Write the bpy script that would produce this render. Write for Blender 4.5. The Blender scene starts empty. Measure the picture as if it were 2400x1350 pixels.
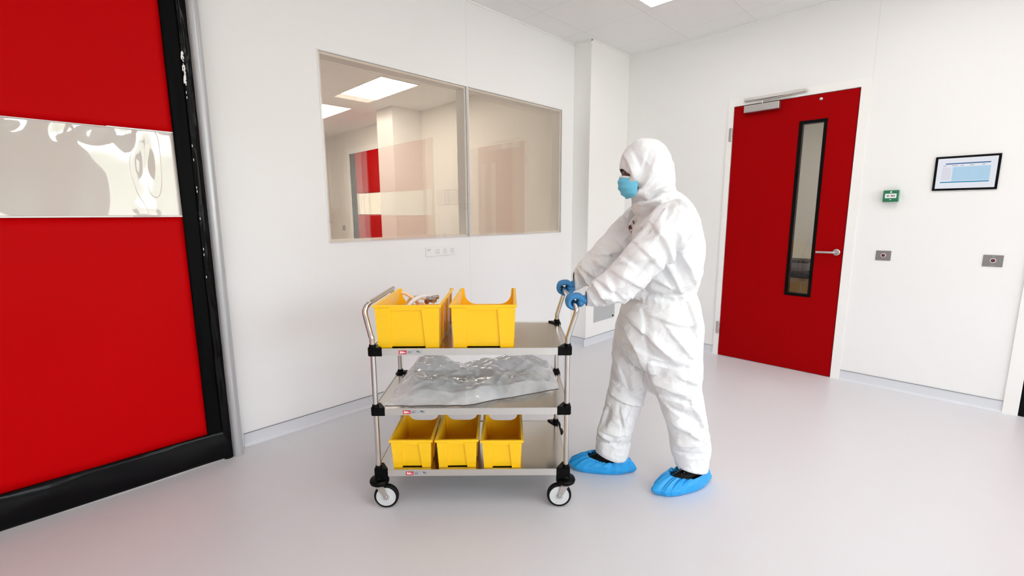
import bpy, bmesh, math, random
import numpy as np
from mathutils import Vector, Matrix, noise
random.seed(7)
SC = bpy.context.scene
COL = SC.collection

# ------------------------------------------------------------------ camera
CF, CYAW, CPITCH, CROLL, CH = 1080.04, 0.7835, 0.1578, -0.0041, 1.38
fwd = Vector((math.cos(CYAW)*math.cos(CPITCH), math.sin(CYAW)*math.cos(CPITCH), -math.sin(CPITCH)))
rgt = Vector((math.sin(CYAW), -math.cos(CYAW), 0))
upv = rgt.cross(fwd)
rgt, upv = rgt*math.cos(CROLL)+upv*math.sin(CROLL), -rgt*math.sin(CROLL)+upv*math.cos(CROLL)
cam = bpy.data.objects.new('camera', bpy.data.cameras.new('camera')); COL.objects.link(cam)
cam.data.sensor_width = 36; cam.data.lens = CF/2400*36; cam.data.clip_start = .05
m = Matrix((rgt, upv, -fwd)).transposed().to_4x4(); m.translation = (0, 0, CH)
cam.matrix_world = m
SC.camera = cam

# ------------------------------------------------------------------ world, light, exposure
SC.view_settings.view_transform = 'Standard'; SC.view_settings.look = 'None'
SC.view_settings.gamma = 1; SC.view_settings.use_curve_mapping = False
SC.view_settings.exposure = 0.97
SKY = 4.2        # overcast daylight through the windows behind the camera
PANEL = 3.6     # ceiling light panels
SC.cycles.max_bounces = 12; SC.cycles.diffuse_bounces = 7; SC.cycles.glossy_bounces = 5
SC.cycles.transparent_max_bounces = 16; SC.cycles.sample_clamp_indirect = 8
SC.cycles.caustics_reflective = False; SC.cycles.caustics_refractive = False
w = bpy.data.worlds.new('world'); SC.world = w; w.use_nodes = True
nt = w.node_tree; bg = nt.nodes['Background']
tc = nt.nodes.new('ShaderNodeTexCoord'); sx = nt.nodes.new('ShaderNodeSeparateXYZ')
cr = nt.nodes.new('ShaderNodeValToRGB')
nt.links.new(tc.outputs['Generated'], sx.inputs[0])
mr = nt.nodes.new('ShaderNodeMapRange'); mr.inputs[1].default_value = -1; mr.inputs[2].default_value = 1
nz = nt.nodes.new('ShaderNodeTexNoise'); nz.inputs['Scale'].default_value = 9
ad = nt.nodes.new('ShaderNodeMath'); ad.operation = 'MULTIPLY_ADD'; ad.inputs[1].default_value = .06
nt.links.new(tc.outputs['Generated'], nz.inputs['Vector'])
nt.links.new(nz.outputs[0], ad.inputs[0]); nt.links.new(sx.outputs['Z'], ad.inputs[2])
nt.links.new(ad.outputs[0], mr.inputs[0]); nt.links.new(mr.outputs[0], cr.inputs[0])
e = cr.color_ramp.elements
e[0].position = .3; e[0].color = (.40, .40, .39, 1)
e[1].position = .575; e[1].color = (.88, .945, 1, 1)
k = e.new(.545); k.position = .558; k.color = (.46, .48, .42, 1); k = e.new(.49); k.color = (.52, .54, .49, 1)
nt.links.new(cr.outputs[0], bg.inputs[0]); bg.inputs[1].default_value = SKY

# ------------------------------------------------------------------ room figures (metres)
X0, Y0, ZC = 4.577, 2.987, 3.031
XC, YC = 3.889, 2.7845
XL, YB = -3.2, -3.6          # walls behind the camera
WT = .12                     # wall thickness
XF = 4.467                   # right wall of the room behind the glass
TO = Vector((0.9836, 1.8731, 0)); TH = -0.7831      # trolley frame
TA = Vector((math.cos(TH), math.sin(TH), 0)); TB = Vector((-TA.y, TA.x, 0))
TL, TW = .884, .4895
TM = Matrix.Translation(TO) @ Matrix.Rotation(TH, 4, 'Z')

def ray(x, y): return fwd + rgt*((x-1200)/CF) - upv*((y-675)/CF)
def at(x, y, ax, v):           # point of the plane ax = v that the photograph shows at x, y
    d = ray(x, y); o = Vector((0, 0, CH)); return o + d*((v-o[ax])/d[ax])
def st(x, y, t):               # (s, z) in the trolley's frame on the vertical plane t
    d = ray(x, y); o = Vector((0, 0, CH)) - TO; P = o + d*((t-o.dot(TB))/d.dot(TB)); return P.dot(TA), P.z

# ------------------------------------------------------------------ materials
def mat(name, col, rough=.5, metal=0, spec=.5, noise_s=0, noise_a=.04, bump=0, bump_s=40, coat=0, aniso=0, sss=0):
    M = bpy.data.materials.new(name); M.use_nodes = True; N = M.node_tree; b = N.nodes['Principled BSDF']
    b.inputs['Base Color'].default_value = (*col, 1); b.inputs['Roughness'].default_value = rough
    b.inputs['Metallic'].default_value = metal; b.inputs['Specular IOR Level'].default_value = spec
    b.inputs['Coat Weight'].default_value = coat
    if aniso: b.inputs['Anisotropic'].default_value = aniso
    if noise_s:
        t = N.nodes.new('ShaderNodeTexCoord'); n = N.nodes.new('ShaderNodeTexNoise'); n.inputs['Scale'].default_value = noise_s
        n.inputs['Detail'].default_value = 3
        mx = N.nodes.new('ShaderNodeMix'); mx.data_type = 'RGBA'
        mx.inputs[6].default_value = (*[c*(1-noise_a) for c in col], 1); mx.inputs[7].default_value = (*[min(1, c*(1+noise_a)) for c in col], 1)
        N.links.new(t.outputs['Object'], n.inputs['Vector']); N.links.new(n.outputs[0], mx.inputs[0]); N.links.new(mx.outputs[2], b.inputs['Base Color'])
    if bump:
        t = N.nodes.new('ShaderNodeTexCoord'); n = N.nodes.new('ShaderNodeTexNoise'); n.inputs['Scale'].default_value = bump_s
        bp = N.nodes.new('ShaderNodeBump'); bp.inputs['Strength'].default_value = bump; bp.inputs['Distance'].default_value = .01
        N.links.new(t.outputs['Object'], n.inputs['Vector']); N.links.new(n.outputs[0], bp.inputs['Height']); N.links.new(bp.outputs[0], b.inputs['Normal'])
    return M

def emat(name, col, s):
    M = bpy.data.materials.new(name); M.use_nodes = True; N = M.node_tree; N.nodes.clear()
    o = N.nodes.new('ShaderNodeOutputMaterial'); e = N.nodes.new('ShaderNodeEmission')
    e.inputs[0].default_value = (*col, 1); e.inputs[1].default_value = s; N.links.new(e.outputs[0], o.inputs[0]); return M

def seam_mat(name, col, lines, rough=.45, wid=.0016, dark=.86, spec=.4):
    """panel material with thin joint lines: lines = [(axis, offset, period)] in object = world metres"""
    M = mat(name, col, rough, spec=spec, noise_s=1.1, noise_a=.012); N = M.node_tree; b = N.nodes['Principled BSDF']
    src = b.inputs['Base Color'].links[0].from_socket
    g = N.nodes.new('ShaderNodeNewGeometry'); s = N.nodes.new('ShaderNodeSeparateXYZ'); N.links.new(g.outputs['Position'], s.inputs[0])
    acc = None
    for ax, off, per in lines:
        a = N.nodes.new('ShaderNodeMath'); a.operation = 'SUBTRACT'; N.links.new(s.outputs[ax], a.inputs[0]); a.inputs[1].default_value = off
        q = N.nodes.new('ShaderNodeMath'); q.operation = 'PINGPONG'; q.inputs[1].default_value = per/2
        if per > 50: q.operation = 'ABSOLUTE'
        N.links.new(a.outputs[0], q.inputs[0])
        c = N.nodes.new('ShaderNodeMath'); c.operation = 'LESS_THAN'; c.inputs[1].default_value = wid; N.links.new(q.outputs[0], c.inputs[0])
        if acc is None: acc = c
        else:
            x = N.nodes.new('ShaderNodeMath'); x.operation = 'MAXIMUM'; N.links.new(acc.outputs[0], x.inputs[0]); N.links.new(c.outputs[0], x.inputs[1]); acc = x
    mx = N.nodes.new('ShaderNodeMix'); mx.data_type = 'RGBA'; N.links.new(acc.outputs[0], mx.inputs[0]); N.links.new(src, mx.inputs[6])
    mx.inputs[7].default_value = (*[c*dark for c in col], 1); N.links.new(mx.outputs[2], b.inputs['Base Color'])
    return M

def glass(name, tint, ior=1.5, boost=1.0, rough=0.0, haze=0, hazecol=(.8, .8, .75), bump=0, bump_s=8, tl_=.4):
    M = bpy.data.materials.new(name); M.use_nodes = True; N = M.node_tree; N.nodes.clear()
    o = N.nodes.new('ShaderNodeOutputMaterial'); t = N.nodes.new('ShaderNodeBsdfTransparent'); g = N.nodes.new('ShaderNodeBsdfGlossy')
    t.inputs[0].default_value = (*tint, 1); g.inputs['Roughness'].default_value = rough; g.inputs[0].default_value = (1, 1, 1, 1)
    f = N.nodes.new('ShaderNodeFresnel')
    gg = N.nodes.new('ShaderNodeNewGeometry'); im = N.nodes.new('ShaderNodeMapRange'); im.inputs[3].default_value = ior; im.inputs[4].default_value = 1/ior
    N.links.new(gg.outputs['Backfacing'], im.inputs[0]); N.links.new(im.outputs[0], f.inputs[0])      # same reflectance from both sides of a thin pane
    ml = N.nodes.new('ShaderNodeMath'); ml.operation = 'MULTIPLY'; ml.inputs[1].default_value = boost; ml.use_clamp = True
    N.links.new(f.outputs[0], ml.inputs[0]); mx = N.nodes.new('ShaderNodeMixShader'); N.links.new(ml.outputs[0], mx.inputs[0])
    N.links.new(t.outputs[0], mx.inputs[1]); N.links.new(g.outputs[0], mx.inputs[2]); last = mx
    if haze:
        d = N.nodes.new('ShaderNodeBsdfDiffuse'); d.inputs[0].default_value = (*hazecol, 1)
        tl = N.nodes.new('ShaderNodeBsdfTranslucent'); tl.inputs[0].default_value = (*hazecol, 1)
        m1 = N.nodes.new('ShaderNodeMixShader'); m1.inputs[0].default_value = tl_; N.links.new(d.outputs[0], m1.inputs[1]); N.links.new(tl.outputs[0], m1.inputs[2])
        m2 = N.nodes.new('ShaderNodeMixShader'); m2.inputs[0].default_value = haze
        N.links.new(t.outputs[0], m2.inputs[1]); N.links.new(m1.outputs[0], m2.inputs[2]); N.links.new(m2.outputs[0], mx.inputs[1])
    if bump:
        c = N.nodes.new('ShaderNodeTexCoord'); n = N.nodes.new('ShaderNodeTexNoise'); n.inputs['Scale'].default_value = bump_s
        bp = N.nodes.new('ShaderNodeBump'); bp.inputs['Strength'].default_value = bump; bp.inputs['Distance'].default_value = .02
        N.links.new(c.outputs['Object'], n.inputs['Vector']); N.links.new(n.outputs[0], bp.inputs['Height'])
        N.links.new(bp.outputs[0], g.inputs['Normal']); N.links.new(bp.outputs[0], f.inputs['Normal'])
    N.links.new(last.outputs[0], o.inputs[0]); return M

M = {}
M['wall_left'] = seam_mat('white wall panel along', (.855, .855, .855), [(0, 2.499, 100)])
M['wall_right'] = seam_mat('white wall panel across', (.855, .855, .852), [(1, .671, 100)])
M['ceiling'] = seam_mat('ceiling cassette', (.84, .84, .83), [(0, 4.29, .6), (1, 2.13, .6)], rough=.5, wid=.002, dark=.8)
M['floor'] = mat('vinyl floor', (.68, .675, .70), .33, spec=.45, noise_s=2.2, noise_a=.02, bump=.02, bump_s=300)
M['skirt'] = mat('coved skirting', (.68, .695, .735), .36)
M['skirtline'] = mat('skirting top bead', (.22, .23, .26), .5)
M['trim'] = mat('white painted steel', (.88, .875, .86), .35)
M['alu'] = mat('brushed aluminium', (.74, .76, .78), .35, .3)
M['grey_tube'] = mat('grey painted tube', (.48, .49, .51), .3, .35)
M['red_curtain'] = mat('red pvc curtain', (.50, .0003, .0018), .45, spec=.04, noise_s=2, noise_a=.05)
M['red_door'] = mat('red laminate', (.33, .0003, .0015), .55, spec=.04, noise_s=3, noise_a=.03)
M['black_strip'] = mat('black satin strip', (.002, .002, .0024), .42, spec=.05)
M['black_gloss'] = mat('black glossy foil', (.0015, .0015, .002), .16, spec=.14, bump=.25, bump_s=14)
M['black'] = mat('black plastic', (.002, .002, .002), .4, spec=.10)
M['black_rubber'] = mat('black rubber', (.006, .006, .006), .6, spec=.15)
M['clear_pvc'] = glass('clear pvc', (.95, .92, .88), 1.5, 2.7, .012, .58, (.93, .90, .86), .0, 5)
M['glass'] = glass('tinted pane', (.98, .95, .91), 1.5, 1.2)
M['door_glass'] = glass('door pane', (.93, .92, .88), 1.5, 1)
M['steel'] = mat('stainless steel', (.60, .575, .545), .16, 1, noise_s=60, noise_a=.03)
M['steel_shelf'] = mat('stainless shelf', (.56, .53, .49), .17, 1, noise_s=4, noise_a=.03)
M['steel_rail'] = mat('satin steel rail', (.66, .645, .62), .32, .95)
M['satin'] = mat('satin steel', (.55, .54, .53), .3, .95)
M['yellow'] = mat('yellow plastic', (1.0, .58, .006), .34, spec=.45, noise_s=5, noise_a=.02)
M['blue_glove'] = mat('blue nitrile', (.035, .22, .50), .45, bump=.15, bump_s=60)
M['blue_cover'] = mat('blue overshoe film', (.02, .36, .80), .42, bump=.3, bump_s=30)
M['mask'] = mat('blue mask fabric', (.16, .56, .78), .8, bump=.2, bump_s=120)
M['mask_white'] = mat('white mask edge', (.82, .84, .85), .8)
M['skin'] = mat('brown skin', (.12, .035, .022), .5, noise_s=20)
M['hair'] = mat('black brow hair', (.006, .004, .004), .6)
M['white_plastic'] = mat('white plastic', (.85, .85, .84), .3)
M['grey_print'] = mat('grey print', (.30, .31, .33), .5)
M['dark_print'] = mat('dark print', (.03, .03, .04), .5)
M['red_print'] = mat('red print', (.6, .01, .03), .4)
M['green'] = mat('green plastic', (.005, .17, .075), .35)
M['maroon'] = mat('maroon print', (.10, .004, .008), .5)
M['shoe'] = mat('black shoe', (.003, .003, .003), .5, spec=.15)
M['panel'] = emat('light panel', (1, .985, .95), PANEL)
M['panel_far'] = emat('far light panel', (1, .98, .93), 7.4)
M['far_wall'] = seam_mat('far room wall panel', (.84, .82, .78), [(1, 8, 1.2)])
M['hose'] = mat('amber silicone hose', (.85, .55, .30), .3)
M['cloth_white'] = mat('folded white pouch', (.8, .8, .8), .6)
M['wood'] = mat('pale wood cabinet', (.42, .30, .16), .5, noise_s=9, noise_a=.1)
M['wheel_grey'] = mat('grey wheel plastic', (.62, .63, .64), .35)
M['bag'] = glass('thin polythene', (.98, .98, .99), 1.45, 1.9, .10, .62, (1, 1, 1), .28, 18, .12)

def tyvek():
    Mx = mat('white coverall fabric', (.82, .825, .84), .62, spec=.3); N = Mx.node_tree; b = N.nodes['Principled BSDF']
    t = N.nodes.new('ShaderNodeTexCoord'); v = N.nodes.new('ShaderNodeTexVoronoi'); v.inputs['Scale'].default_value = 13; v.feature = 'F1'
    n = N.nodes.new('ShaderNodeTexNoise'); n.inputs['Scale'].default_value = 5; n.inputs['Detail'].default_value = 4
    ad = N.nodes.new('ShaderNodeMixRGB'); ad.inputs[0].default_value = .25; N.links.new(t.outputs['Object'], ad.inputs[1]); N.links.new(n.outputs['Color'], ad.inputs[2])
    N.links.new(t.outputs['Object'], n.inputs['Vector']); N.links.new(ad.outputs[0], v.inputs['Vector'])
    bp = N.nodes.new('ShaderNodeBump'); bp.inputs['Strength'].default_value = .7; bp.inputs['Distance'].default_value = .015
    v2 = N.nodes.new('ShaderNodeTexVoronoi'); v2.inputs['Scale'].default_value = 31; N.links.new(ad.outputs[0], v2.inputs['Vector'])
    sm = N.nodes.new('ShaderNodeMath'); sm.operation = 'MULTIPLY_ADD'; sm.inputs[1].default_value = .14
    N.links.new(v2.outputs['Distance'], sm.inputs[0]); N.links.new(v.outputs['Distance'], sm.inputs[2]); N.links.new(sm.outputs[0], bp.inputs['Height']); N.links.new(bp.outputs[0], b.inputs['Normal']); return Mx
M['tyvek'] = tyvek()

# ------------------------------------------------------------------ mesh helpers
class MB:
    def __init__(s): s.bm = bmesh.new()
    def box(s, a, b, mtx=None, bev=0):
        a, b = Vector(a), Vector(b); r = bmesh.ops.create_cube(s.bm, size=1); v = r['verts']
        bmesh.ops.transform(s.bm, matrix=Matrix.Translation((a+b)/2) @ Matrix.Diagonal((*[max(abs(q), 1e-5) for q in (b-a)], 1)), verts=v)
        if bev:
            ed = list({e for q in v for e in q.link_edges}); r2 = bmesh.ops.bevel(s.bm, geom=ed, offset=bev, segments=2, affect='EDGES', profile=.5)
            v = list({q for f in r2['faces'] for q in f.verts} | {q for q in v if q.is_valid})
        if mtx is not None: bmesh.ops.transform(s.bm, matrix=mtx, verts=v)
        return v
    def tube(s, pts, r, n=12, cap=True, closed=False):
        pts = [Vector(p) for p in pts]; rs = r if isinstance(r, (list, tuple)) else [r]*len(pts); rings = []
        T = [((pts[(i+1) % len(pts)] if (closed or i < len(pts)-1) else pts[i]) - (pts[i-1] if (closed or i > 0) else pts[i])).normalized() for i in range(len(pts))]
        ref = Vector((0, 0, 1)) if abs(T[0].z) < .9 else Vector((0, 1, 0)); u = T[0].cross(ref).normalized()
        for p, t, q in zip(pts, T, rs):
            u = (u - t*u.dot(t)).normalized(); v = t.cross(u)
            rings.append([s.bm.verts.new(p + (u*math.cos(2*math.pi*k/n) + v*math.sin(2*math.pi*k/n))*q) for k in range(n)])
        R = len(rings)
        for i in range(R if closed else R-1):
            A, B = rings[i], rings[(i+1) % R]
            for k in range(n): s.bm.faces.new((A[k], A[(k+1) % n], B[(k+1) % n], B[k]))
        if cap and not closed: s.bm.faces.new(rings[0][::-1]); s.bm.faces.new(rings[-1])
    def cyl(s, a, b, r, n=24, r2=None): s.tube([a, b], [r, r if r2 is None else r2], n)
    def lathe(s, prof, c, axis='Z', n=32):
        """prof = [(radius, height)]"""
        rings = []
        for r, h in prof:
            ring = []
            for k in range(n):
                a = 2*math.pi*k/n; p = Vector((r*math.cos(a), r*math.sin(a), h))
                if axis == 'Y': p = Vector((p.x, p.z, p.y))
                if axis == 'X': p = Vector((p.z, p.x, p.y))
                ring.append(s.bm.verts.new(p + Vector(c)))
            rings.append(ring)
        for A, B in zip(rings, rings[1:]):
            for k in range(n): s.bm.faces.new((A[k], A[(k+1) % n], B[(k+1) % n], B[k]))
        s.bm.faces.new(rings[0][::-1]); s.bm.faces.new(rings[-1])
    def poly(s, pts, d):
        """prism: polygon pts extruded by vector d"""
        d = Vector(d); A = [s.bm.verts.new(Vector(p)) for p in pts]; B = [s.bm.verts.new(Vector(p)+d) for p in pts]; n = len(A)
        s.bm.faces.new(A[::-1]); s.bm.faces.new(B)
        for k in range(n): s.bm.faces.new((A[k], A[(k+1) % n], B[(k+1) % n], B[k]))
    def grid(s, f, nu, nv):
        V = [[s.bm.verts.new(Vector(f(i/nu, j/nv))) for j in range(nv+1)] for i in range(nu+1)]
        for i in range(nu):
            for j in range(nv): s.bm.faces.new((V[i][j], V[i+1][j], V[i+1][j+1], V[i][j+1]))
        return V
    def build(s, name, mt, parent=None, smooth=False, angle=35, loc=None):
        bmesh.ops.recalc_face_normals(s.bm, faces=s.bm.faces)
        me = bpy.data.meshes.new(name); s.bm.to_mesh(me); s.bm.free()
        return link(name, me, mt, parent, smooth, angle)
def link(name, me, mt, parent=None, smooth=False, angle=35):
    if isinstance(mt, str): mt = M[mt]
    if mt: me.materials.append(mt)
    if smooth:
        me.polygons.foreach_set('use_smooth', [True]*len(me.polygons))
        if angle < 180:
            try: me.set_sharp_from_angle(angle=math.radians(angle))
            except Exception: pass
    o = bpy.data.objects.new(name, me); COL.objects.link(o)
    if parent: o.parent = parent
    return o
def tag(o, label=None, cat=None, group=None, kind=None):
    if label: o['label'] = label
    if cat: o['category'] = cat
    if group: o['group'] = group
    if kind: o['kind'] = kind
    return o
def empty(name, loc=(0, 0, 0), rz=0):
    o = bpy.data.objects.new(name, None); COL.objects.link(o); o.location = loc; o.rotation_euler = (0, 0, rz); o.empty_display_size = .1; return o
def box(name, a, b, mt, parent=None, bev=0):
    q = MB(); q.box(a, b, bev=bev); return q.build(name, mt, parent)
def boxes(name, mt, parent, L):
    return [box(name, a, b, mt, parent) for a, b in L]
def struct(o): o['kind'] = 'structure'; return o
def wall(name, ax, p0, p1, u0, u1, z0, z1, holes, mt):
    """wall slab between p0 and p1 on axis ax, with rectangular holes (u0,u1,z0,z1)"""
    us = sorted({u0, u1, *[h[0] for h in holes], *[h[1] for h in holes]}); zs = sorted({z0, z1, *[h[2] for h in holes], *[h[3] for h in holes]})
    bm = bmesh.new(); vs = {}
    def V(i, j, k):
        if (i, j, k) not in vs:
            P = (p0, p1)[k]; vs[i, j, k] = bm.verts.new((P, us[i], zs[j]) if ax == 0 else (us[i], P, zs[j]))
        return vs[i, j, k]
    solid = lambda i, j: 0 <= i < len(us)-1 and 0 <= j < len(zs)-1 and not any(h[0] <= (us[i]+us[i+1])/2 <= h[1] and h[2] <= (zs[j]+zs[j+1])/2 <= h[3] for h in holes)
    for i in range(len(us)-1):
        for j in range(len(zs)-1):
            if not solid(i, j): continue
            for k in (0, 1): bm.faces.new((V(i, j, k), V(i+1, j, k), V(i+1, j+1, k), V(i, j+1, k)))
            for di, dj, a, b in ((-1, 0, (i, j), (i, j+1)), (1, 0, (i+1, j), (i+1, j+1)), (0, -1, (i, j), (i+1, j)), (0, 1, (i, j+1), (i+1, j+1))):
                if not solid(i+di, j+dj): bm.faces.new((V(*a, 0), V(*b, 0), V(*b, 1), V(*a, 1)))
    bmesh.ops.recalc_face_normals(bm, faces=bm.faces); me = bpy.data.meshes.new(name); bm.to_mesh(me); bm.free()
    return struct(link(name, me, mt))

# ================================================================== ROOM SHELL
FX1, FY1 = 8.2, 11.2
struct(box('floor', (XL-.3, YB-.3, -.1), (FX1, FY1+.2, 0), 'floor'))
zb, zt = 1.1965, 2.3958
RX0, RX1, RZ = -1.95, .60, 2.62                       # roll door opening in the left wall
wall('wall_left', 1, Y0, Y0+WT, XL, X0+.13, 0, ZC, [(1.302, 3.706, zb, zt), (RX0, RX1, 0, RZ)], 'wall_left')
D2 = (.7357, 1.6745, 0, 2.3441)
D3 = (-2.55, -.35, 0, 2.62)
wall('wall_right', 0, X0, X0+.13, YB, Y0, 0, ZC, [D2, D3], 'wall_right')
wins_b = [(-2.6, -.12, .9, 2.75), (.36, 2.3, .9, 2.75), (2.5, 4.3, .9, 2.75)]
wall('wall_back', 1, YB-.2, YB, XL, X0+.13, 0, ZC, wins_b, 'wall_left')
wins_l = []
wall('wall_behind', 0, XL-.2, XL, YB-.2, FY1, 0, ZC, wins_l, 'far_wall')
# ceiling with light openings
LP = [(3.06, 3.66, 1.45, 2.05), (3.05, 3.6, -.38, .72), (3.05, 3.6, -2.2, -1.13), (.65, 1.2, -.38, .72), (.65, 1.2, -2.2, -1.13), (-1.75, -1.2, -.38, .72)]  # only the first is in view; the others are added for light
LF = [(3.05, 3.6, 5.25, 6.35), (3.05, 3.6, 7.1, 8.2), (.65, 1.2, 5.25, 6.35), (.65, 1.2, 7.1, 8.2)]  # first two in view; the rest are unseen, added to light this room
LS = [(5.9, 6.5, .6, 1.8)]
struct(box('ceiling', (XL-.3, YB-.3, ZC), (FX1, FY1+.2, ZC+.1), 'ceiling'))
# column boxed out of the corner
struct(box('wall_column', (XC, YC, 0), (X0-.001, Y0-.001, ZC-.0005), 'trim'))
# ceiling edge trims
q = MB()
q.box((XL, Y0-.012, ZC-.012), (XC, Y0-.0005, ZC-.0005)); q.box((XC-.012, YC-.012, ZC-.012), (XC-.0005, Y0-.0005, ZC-.0005)); q.box((XC-.012, YC-.012, ZC-.012), (X0, YC-.0005, ZC-.0005))
q.box((X0-.012, YB, ZC-.012), (X0-.0005, YC-.012, ZC-.0005)); struct(q.build('trim_1', 'trim'))
q = MB(); q.box((XC-.004, YC-.004, .08), (XC+.012, YC+.012, ZC-.012)); struct(q.build('trim_2', 'trim'))
# coved skirting: profile swept along a wall run
def skirt(name, runs):
    q = MB(); ln = MB()
    for a, b, n in runs:
        a, b, n = Vector(a), Vector(b), Vector(n)
        prof = [(.0005, .08), (.0035, .08), (.0035, .022), (.006, .011), (.011, .004), (.018, .001), (.018, .0003), (.0005, .0003)]
        q.poly([a + n*p + Vector((0, 0, h)) for p, h in prof], b-a)
        ln.poly([a + n*p + Vector((0, 0, h)) for p, h in ((.0005, .0802), (.006, .0802), (.006, .0835), (.0005, .0835))], b-a)
    o = struct(q.build(name, 'skirt', smooth=True)); ln.build('top_bead', 'skirtline', o)
skirt('baseboard_left', [((.70, Y0, 0), (XC, Y0, 0), (0, -1, 0)), ((XC, Y0, 0), (XC, YC, 0), (-1, 0, 0)), ((XC-.03, YC, 0), (X0, YC, 0), (0, -1, 0))])
skirt('baseboard_right', [((X0, YC, 0), (X0, 1.722, 0), (-1, 0, 0)), ((X0, .671, 0), (X0, -.275, 0), (-1, 0, 0))])

# far room, and the room seen through the vision panel
wall('wall_far_right', 0, XF, XF+.13, Y0+WT, FY1, 0, ZC, [(7.0, 8.97, 0, 2.58)], 'far_wall')
struct(box('wall_pillar', (-.07, YB+.001, 0), (.33, YB+.35, ZC-.0005), mat('warm beige plaster', (.72, .60, .49), .7)))
struct(box('wall_far_end', (XL, FY1, 0), (XF+.13, FY1+.12, ZC), 'far_wall'))
struct(box('wall_far_column', (3.94, 6.5, 0), (XF-.001, 6.965, ZC-.0005), 'trim'))
struct(box('wall_side_end', (FX1-.12, YB, 0), (FX1, FY1, ZC), 'far_wall'))
struct(box('wall_side_back', (X0+.131, -3.2, 0), (FX1-.12, -3.08, ZC), 'far_wall'))
struct(box('wall_side_front', (X0+.131, 4.0, 0), (FX1-.12, 4.12, ZC), 'far_wall'))

# windows behind the camera (daylight)
k = 3
for i, (a, b, c, d) in enumerate(wins_b + wins_l):
    ax = 1 if i < 3 else 0; P = YB-.12 if ax else XL-.12
    f = lambda u, z, o: (u, P+o, z) if ax else (P+o, u, z)
    q = MB()
    for u0, u1, z0, z1 in ((a, a+.06, c, d), (b-.06, b, c, d), (a+.06, b-.06, c, c+.06), (a+.06, b-.06, d-.06, d), ((a+b)/2-.03, (a+b)/2+.03, c+.06, d-.06)):
        q.box(f(u0, z0, -.03), f(u1, z1, .03))
    o = struct(q.build('window_%d' % k, 'trim')); k += 1
    pane = box('pane', f(a+.061, c+.061, -.004), f(b-.061, d-.061, .004), glass('exterior pane', (.98, .99, .98)) if i == 0 else bpy.data.materials['exterior pane'], o)

# ================================================================== INTERIOR WINDOWS
for n_, (a, b) in enumerate(((1.302, 2.497), (2.501, 3.706))):
    o = struct(empty('window_%d' % (n_+1), (a, Y0, zb)))
    q = MB(); w_ = .007
    L = lambda p, r: (Vector(p)-Vector((a, Y0, zb)), Vector(r)-Vector((a, Y0, zb)))
    for p, r in (((a, Y0-.003, zb), (a+w_, Y0+.01, zt)), ((b-w_, Y0-.003, zb), (b, Y0+.01, zt)), ((a+w_, Y0-.003, zb), (b-w_, Y0+.01, zb+w_)), ((a+w_, Y0-.003, zt-w_), (b-w_, Y0+.01, zt))):
        q.box(*L(p, r))
    q.build('window_frame', 'alu', o)
    q = MB(); g = .022
    for p, r in (((a, Y0+.011, zb), (a+g, Y0+WT-.01, zt)), ((b-g, Y0+.011, zb), (b, Y0+WT-.01, zt)), ((a+g, Y0+.011, zb), (b-g, Y0+WT-.01, zb+g)), ((a+g, Y0+.011, zt-g), (b-g, Y0+WT-.01, zt))):
        q.box(*L(p, r))
    q.build('reveal_lining', 'trim', o)
    q = MB(); q.box(*L((a+w_, Y0, zb+w_), (b-w_, Y0+.006, zt-w_))); q.build('front_pane', 'glass', o)
    q = MB(); q.box(*L((a+.001, Y0+WT-.008, zb+.001), (b-.001, Y0+WT-.002, zt-.001))); q.build('rear_pane', 'glass', o)

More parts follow.
